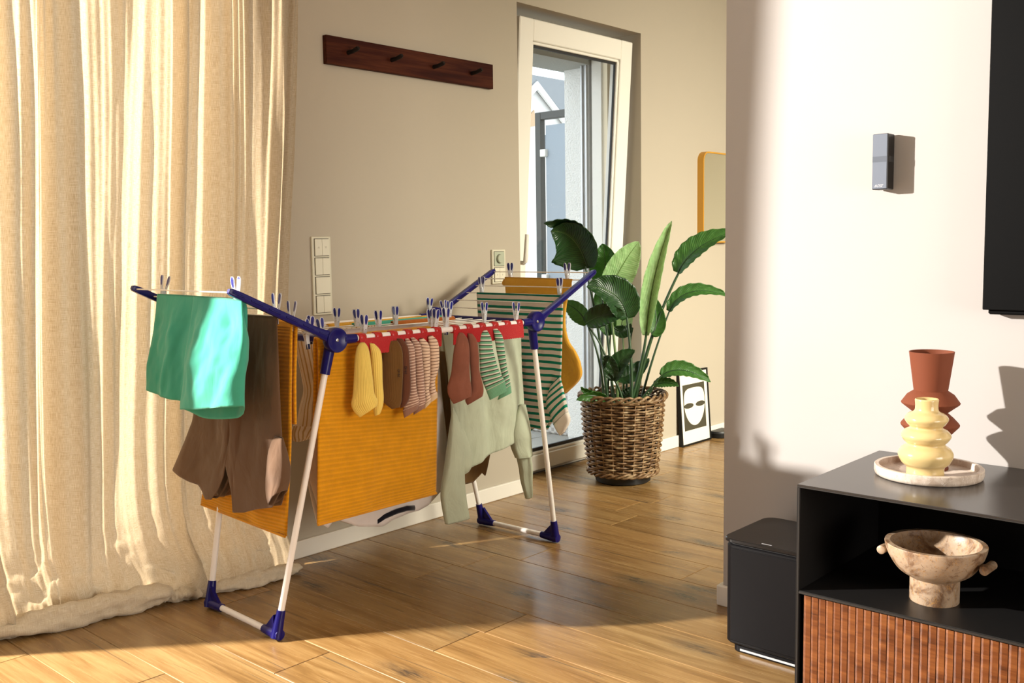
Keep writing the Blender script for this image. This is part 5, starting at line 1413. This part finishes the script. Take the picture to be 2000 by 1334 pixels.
obj('face_shape', MB().prism([PM @ Vector((p.x, 0.0046, p.z)) for p in pts], (PM.to_3x3() @ Vector((0, 0.0006, 0)))), M['paper'], pic)
for s in (-1, 1):
    ex = cx_ + s * 0.062; pts = []
    for a in np.linspace(0, 2 * math.pi, 24, endpoint=False): pts.append(PM @ Vector((ex + 0.050 * math.cos(a), 0.0040, iz0 + 0.140 + 0.015 * math.sin(a))))
    obj('eye_shape', MB().prism(pts, PM.to_3x3() @ Vector((0, 0.0006, 0))), M['print'], pic)

pk = at(1399, 857, z=0.0)
tin = thing('round_tin', 'low round black tin on the floor beside the leaning print', 'tin', (pk.x + 0.07, pk.y + 0.03, 0))
obj('body', MB().lathe([(0, 0), (0.066, 0), (0.070, 0.003), (0.070, 0.026), (0, 0.026)], (0, 0, 0), 40), M['black_frame'], None, 40).parent = tin
obj('lid', MB().lathe([(0, 0.026), (0.0735, 0.026), (0.0735, 0.038), (0.071, 0.041), (0, 0.041)], (0, 0, 0), 40), M['pot'], None, 40).parent = tin

# ================================================================== BASKET AND PLANT
BC = Vector((3.878, 2.800, 0))
bk = thing('wicker_basket', 'brown woven wicker basket on a black base holding the large plant', 'basket', BC)
zb0, zb1 = 0.046, 0.430
def brad(z): q = (z - zb0) / (zb1 - zb0); return 0.162 + 0.036 * q + 0.006 * math.sin(math.pi * q)
obj('base', MB().lathe([(0, 0), (0.126, 0), (0.134, 0.006), (0.138, 0.062), (0, 0.062)], (0, 0, 0), 48), M['pot'], None, 40).parent = bk
NSTK = 22
wv = MB(); NR = 29
for r in range(NR):
    z = zb0 + 0.014 + (zb1 - zb0 - 0.040) * r / (NR - 1); pts = []
    na = NSTK * 6
    for i in range(na + 1):
        a = 2 * math.pi * i / na
        off = 0.0075 * math.cos(a * NSTK / 2 + math.pi * (r % 2)) + 0.0015 * noise.noise((math.cos(a) * 6, math.sin(a) * 6, r * 0.7))
        rr = brad(z) + off
        pts.append((rr * math.cos(a), rr * math.sin(a), z + 0.0025 * noise.noise((math.cos(a) * 4, math.sin(a) * 4, r * 1.3))))
    wv.tube(pts, 0.0050 + 0.0012 * noise.noise((r * 0.9, 0, 0)), 6, False)
o = obj('weave', wv, M['wicker'], None, 60, kind='stuff'); o.parent = bk
for k in range(NSTK):
    a = 2 * math.pi * k / NSTK + 0.07; pts = []
    for z in np.linspace(zb0, zb1 - 0.005, 8): pts.append((brad(z) * math.cos(a), brad(z) * math.sin(a), z))
    o = obj('stake', MB().tube(pts, 0.0036, 6), M['wicker'], None, 60); o.parent = bk
for s_, zz, rad, ph, amp in ((0, zb1 - 0.008, 0.203, 0.0, 0.012), (1, zb1 - 0.008, 0.203, 2.09, 0.012), (2, zb1 - 0.008, 0.203, 4.18, 0.012), (3, zb0 + 0.008, 0.166, 0.0, 0.008), (4, zb0 + 0.008, 0.166, 2.09, 0.008), (5, zb0 + 0.008, 0.166, 4.18, 0.008)):
    pts = []
    for i in range(181):
        a = 2 * math.pi * i / 180
        rr = rad + amp * math.cos(a * 9 + ph) ; z2 = zz + amp * 1.1 * math.sin(a * 9 + ph)
        pts.append((rr * math.cos(a), rr * math.sin(a), z2))
    o = obj('rim_braid' if s_ < 3 else 'base_braid', MB().tube(pts, 0.0062, 7, False), M['wicker'], None, 60); o.parent = bk
o = obj('liner', MB().lathe([(0.0, 0.05), (0.142, 0.05), (0.178, 0.40), (0.174, 0.40), (0.14, 0.06), (0.0, 0.06)], (0, 0, 0), 40), plain('dark_liner', (0.018, 0.012, 0.008, 1), 0.9), None, 60); o.parent = bk

plant = thing('potted_plant', 'tall bird of paradise plant with broad green leaves growing in the wicker basket', 'plant', BC + Vector((0, 0, 0.06)))
obj('soil', MB().lathe([(0, 0.372), (0.08, 0.376), (0.168, 0.366), (0.15, 0.2), (0.13, 0.07), (0, 0.07)], BC, 32), M['soil'], plant, 60)
D0 = FW.dot(BC - CAM)
def pv(px, py, dd=0.0): return CAM + ray(px, py) * (D0 + dd)
def stem(a, b_, c, r0, r1, m, d0=0.0, d1=0.0):
    A = pv(*a, d0); A.z = max(A.z, 0.36); B_ = pv(*b_, (d0 + d1) / 2); Cc = pv(*c, d1); pts = []
    for t in np.linspace(0, 1, 18): pts.append(A * (1 - t) ** 2 + B_ * 2 * t * (1 - t) + Cc * t * t)
    obj('stem', MB().tube(pts, [r0 + (r1 - r0) * i / 17 for i in range(18)], 8), m, plant, 60)
def leaf(base, ctrl, tip, wpx, roll, fold, m, d0=0.0, dc=0.0, d1=0.0, ripple=0.004, curl=0.0, asym=0.0):
    A, B_, T = pv(*base, d0), pv(*ctrl, dc), pv(*tip, d1)
    W = wpx / F_PX * D0 / 2
    n, mm = 30, 17; P = []
    for i in range(n):
        t = i / (n - 1)
        c = A * (1 - t) ** 2 + B_ * 2 * t * (1 - t) + T * t * t
        tan = ((B_ - A) * (1 - t) + (T - B_) * t).normalized()
        view = (c - CAM).normalized()
        side = tan.cross(view).normalized(); nn = side.cross(tan).normalized()
        ro = math.radians(roll); s2 = side * math.cos(ro) + nn * math.sin(ro); n2 = -side * math.sin(ro) + nn * math.cos(ro)
        w_ = W * (math.sin(math.pi * min(1, (t * 0.97 + 0.03)) ** 0.80)) ** 0.62 * (1 if t < 0.995 else 0.05)
        row = []
        for k in range(mm):
            s = -1 + 2 * k / (mm - 1); fa = math.radians(fold) * abs(s) ** 0.8
            sgn = 1 if s >= 0 else -1
            wf = w_ * (1 + asym * sgn)
            off = s2 * (s * wf * math.cos(fa)) + n2 * (-abs(s) * wf * math.sin(fa))
            rp = ripple * math.sin(t * 46 - abs(s) * 6) * abs(s) + 0.004 * abs(s) * noise.noise((t * 5, s * 2, wpx))
            cu = curl * wf * (abs(s) ** 3)
            row.append(c + off + n2 * (rp + cu))
        P.append(row)
    mb = MB().grid(P, lambda i, k: (-1 + 2 * k / (mm - 1), i / (n - 1)))
    lo = obj('leaf', mb, m, plant, 180, solid=0.0012)
    mp = [A * (1 - t) ** 2 + B_ * 2 * t * (1 - t) + T * t * t for t in np.linspace(0, 0.96, 16)]
    obj('midrib', MB().tube(mp, [0.0042 * (1 - 0.75 * i / 15) for i in range(16)], 6), M['stem_light'] if m is M['leaf_lit'] else M['stem'], lo, 60)
stem((1188, 800), (1172, 640), (1143, 520), 0.0085, 0.005, M['stem'], 0.02, 0.0)
stem((1198, 800), (1190, 660), (1172, 556), 0.008, 0.005, M['stem'], 0.05, 0.06)
stem((1206, 800), (1206, 690), (1188, 578), 0.008, 0.005, M['stem_light'], 0.0, 0.02)
stem((1228, 800), (1252, 730), (1263, 648), 0.011, 0.006, M['stem'], -0.04, -0.04)
stem((1238, 800), (1266, 650), (1326, 532), 0.0105, 0.006, M['stem'], 0.0, 0.0)
stem((1250, 800), (1272, 700), (1308, 606), 0.007, 0.004, M['stem'], 0.03, 0.05)
stem((1233, 802), (1236, 700), (1224, 618), 0.0095, 0.0055, M['stem'], -0.08, -0.08)
stem((1180, 800), (1178, 700), (1146, 632), 0.007, 0.004, M['stem'], -0.04, -0.04)
stem((1200, 800), (1196, 690), (1150, 640), 0.007, 0.004, M['stem'], -0.07, -0.08)
stem((1215, 800), (1222, 720), (1216, 655), 0.007, 0.004, M['stem_light'], 0.08, 0.10)
stem((1220, 800), (1212, 760), (1200, 742), 0.008, 0.005, M['stem'], -0.09, -0.10)
stem((1242, 802), (1262, 765), (1292, 734), 0.007, 0.004, M['stem'], -0.07, -0.08)
stem((1248, 802), (1264, 775), (1280, 752), 0.005, 0.003, M['stem'], -0.05, -0.05)
stem((1186, 802), (1190, 700), (1192, 650), 0.007, 0.004, M['stem'], 0.09, 0.12)
stem((1224, 800), (1222, 700), (1236, 640), 0.006, 0.004, M['stem'], 0.06, 0.09)
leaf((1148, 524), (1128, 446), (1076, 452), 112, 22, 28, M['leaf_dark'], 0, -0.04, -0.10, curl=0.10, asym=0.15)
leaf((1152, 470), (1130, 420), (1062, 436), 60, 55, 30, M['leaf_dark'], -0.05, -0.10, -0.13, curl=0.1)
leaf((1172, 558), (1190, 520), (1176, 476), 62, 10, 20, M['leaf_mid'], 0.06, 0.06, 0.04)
leaf((1186, 580), (1212, 515), (1248, 472), 66, -12, 22, M['leaf_lit'], 0.02, 0.0, -0.03)
leaf((1262, 655), (1270, 540), (1312, 431), 44, 15, 38, M['leaf_lit'], -0.04, -0.04, -0.06)
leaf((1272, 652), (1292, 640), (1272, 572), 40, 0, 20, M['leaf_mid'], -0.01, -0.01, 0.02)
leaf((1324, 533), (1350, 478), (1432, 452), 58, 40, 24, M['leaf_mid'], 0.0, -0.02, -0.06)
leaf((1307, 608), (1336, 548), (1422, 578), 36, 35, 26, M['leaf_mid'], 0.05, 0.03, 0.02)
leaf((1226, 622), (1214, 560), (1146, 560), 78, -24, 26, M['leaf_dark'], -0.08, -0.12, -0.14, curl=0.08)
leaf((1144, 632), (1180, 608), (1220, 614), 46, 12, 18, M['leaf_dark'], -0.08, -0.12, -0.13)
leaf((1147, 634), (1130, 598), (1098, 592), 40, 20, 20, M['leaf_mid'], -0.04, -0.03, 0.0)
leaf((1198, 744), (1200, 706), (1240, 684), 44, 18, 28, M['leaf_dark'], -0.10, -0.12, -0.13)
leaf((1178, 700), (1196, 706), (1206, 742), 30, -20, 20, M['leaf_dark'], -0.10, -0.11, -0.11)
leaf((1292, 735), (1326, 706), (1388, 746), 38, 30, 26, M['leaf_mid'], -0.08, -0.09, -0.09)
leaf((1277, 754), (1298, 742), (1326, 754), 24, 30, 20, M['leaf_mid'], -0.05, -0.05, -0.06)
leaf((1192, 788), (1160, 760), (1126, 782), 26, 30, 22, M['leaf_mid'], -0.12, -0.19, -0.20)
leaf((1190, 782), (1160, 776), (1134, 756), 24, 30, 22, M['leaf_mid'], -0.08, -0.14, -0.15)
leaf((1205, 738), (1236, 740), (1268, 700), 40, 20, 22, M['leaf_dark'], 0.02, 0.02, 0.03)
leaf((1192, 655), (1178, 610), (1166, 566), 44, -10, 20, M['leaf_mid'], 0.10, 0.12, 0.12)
leaf((1212, 658), (1216, 620), (1222, 578), 46, 10, 20, M['leaf_lit'], 0.09, 0.11, 0.12)
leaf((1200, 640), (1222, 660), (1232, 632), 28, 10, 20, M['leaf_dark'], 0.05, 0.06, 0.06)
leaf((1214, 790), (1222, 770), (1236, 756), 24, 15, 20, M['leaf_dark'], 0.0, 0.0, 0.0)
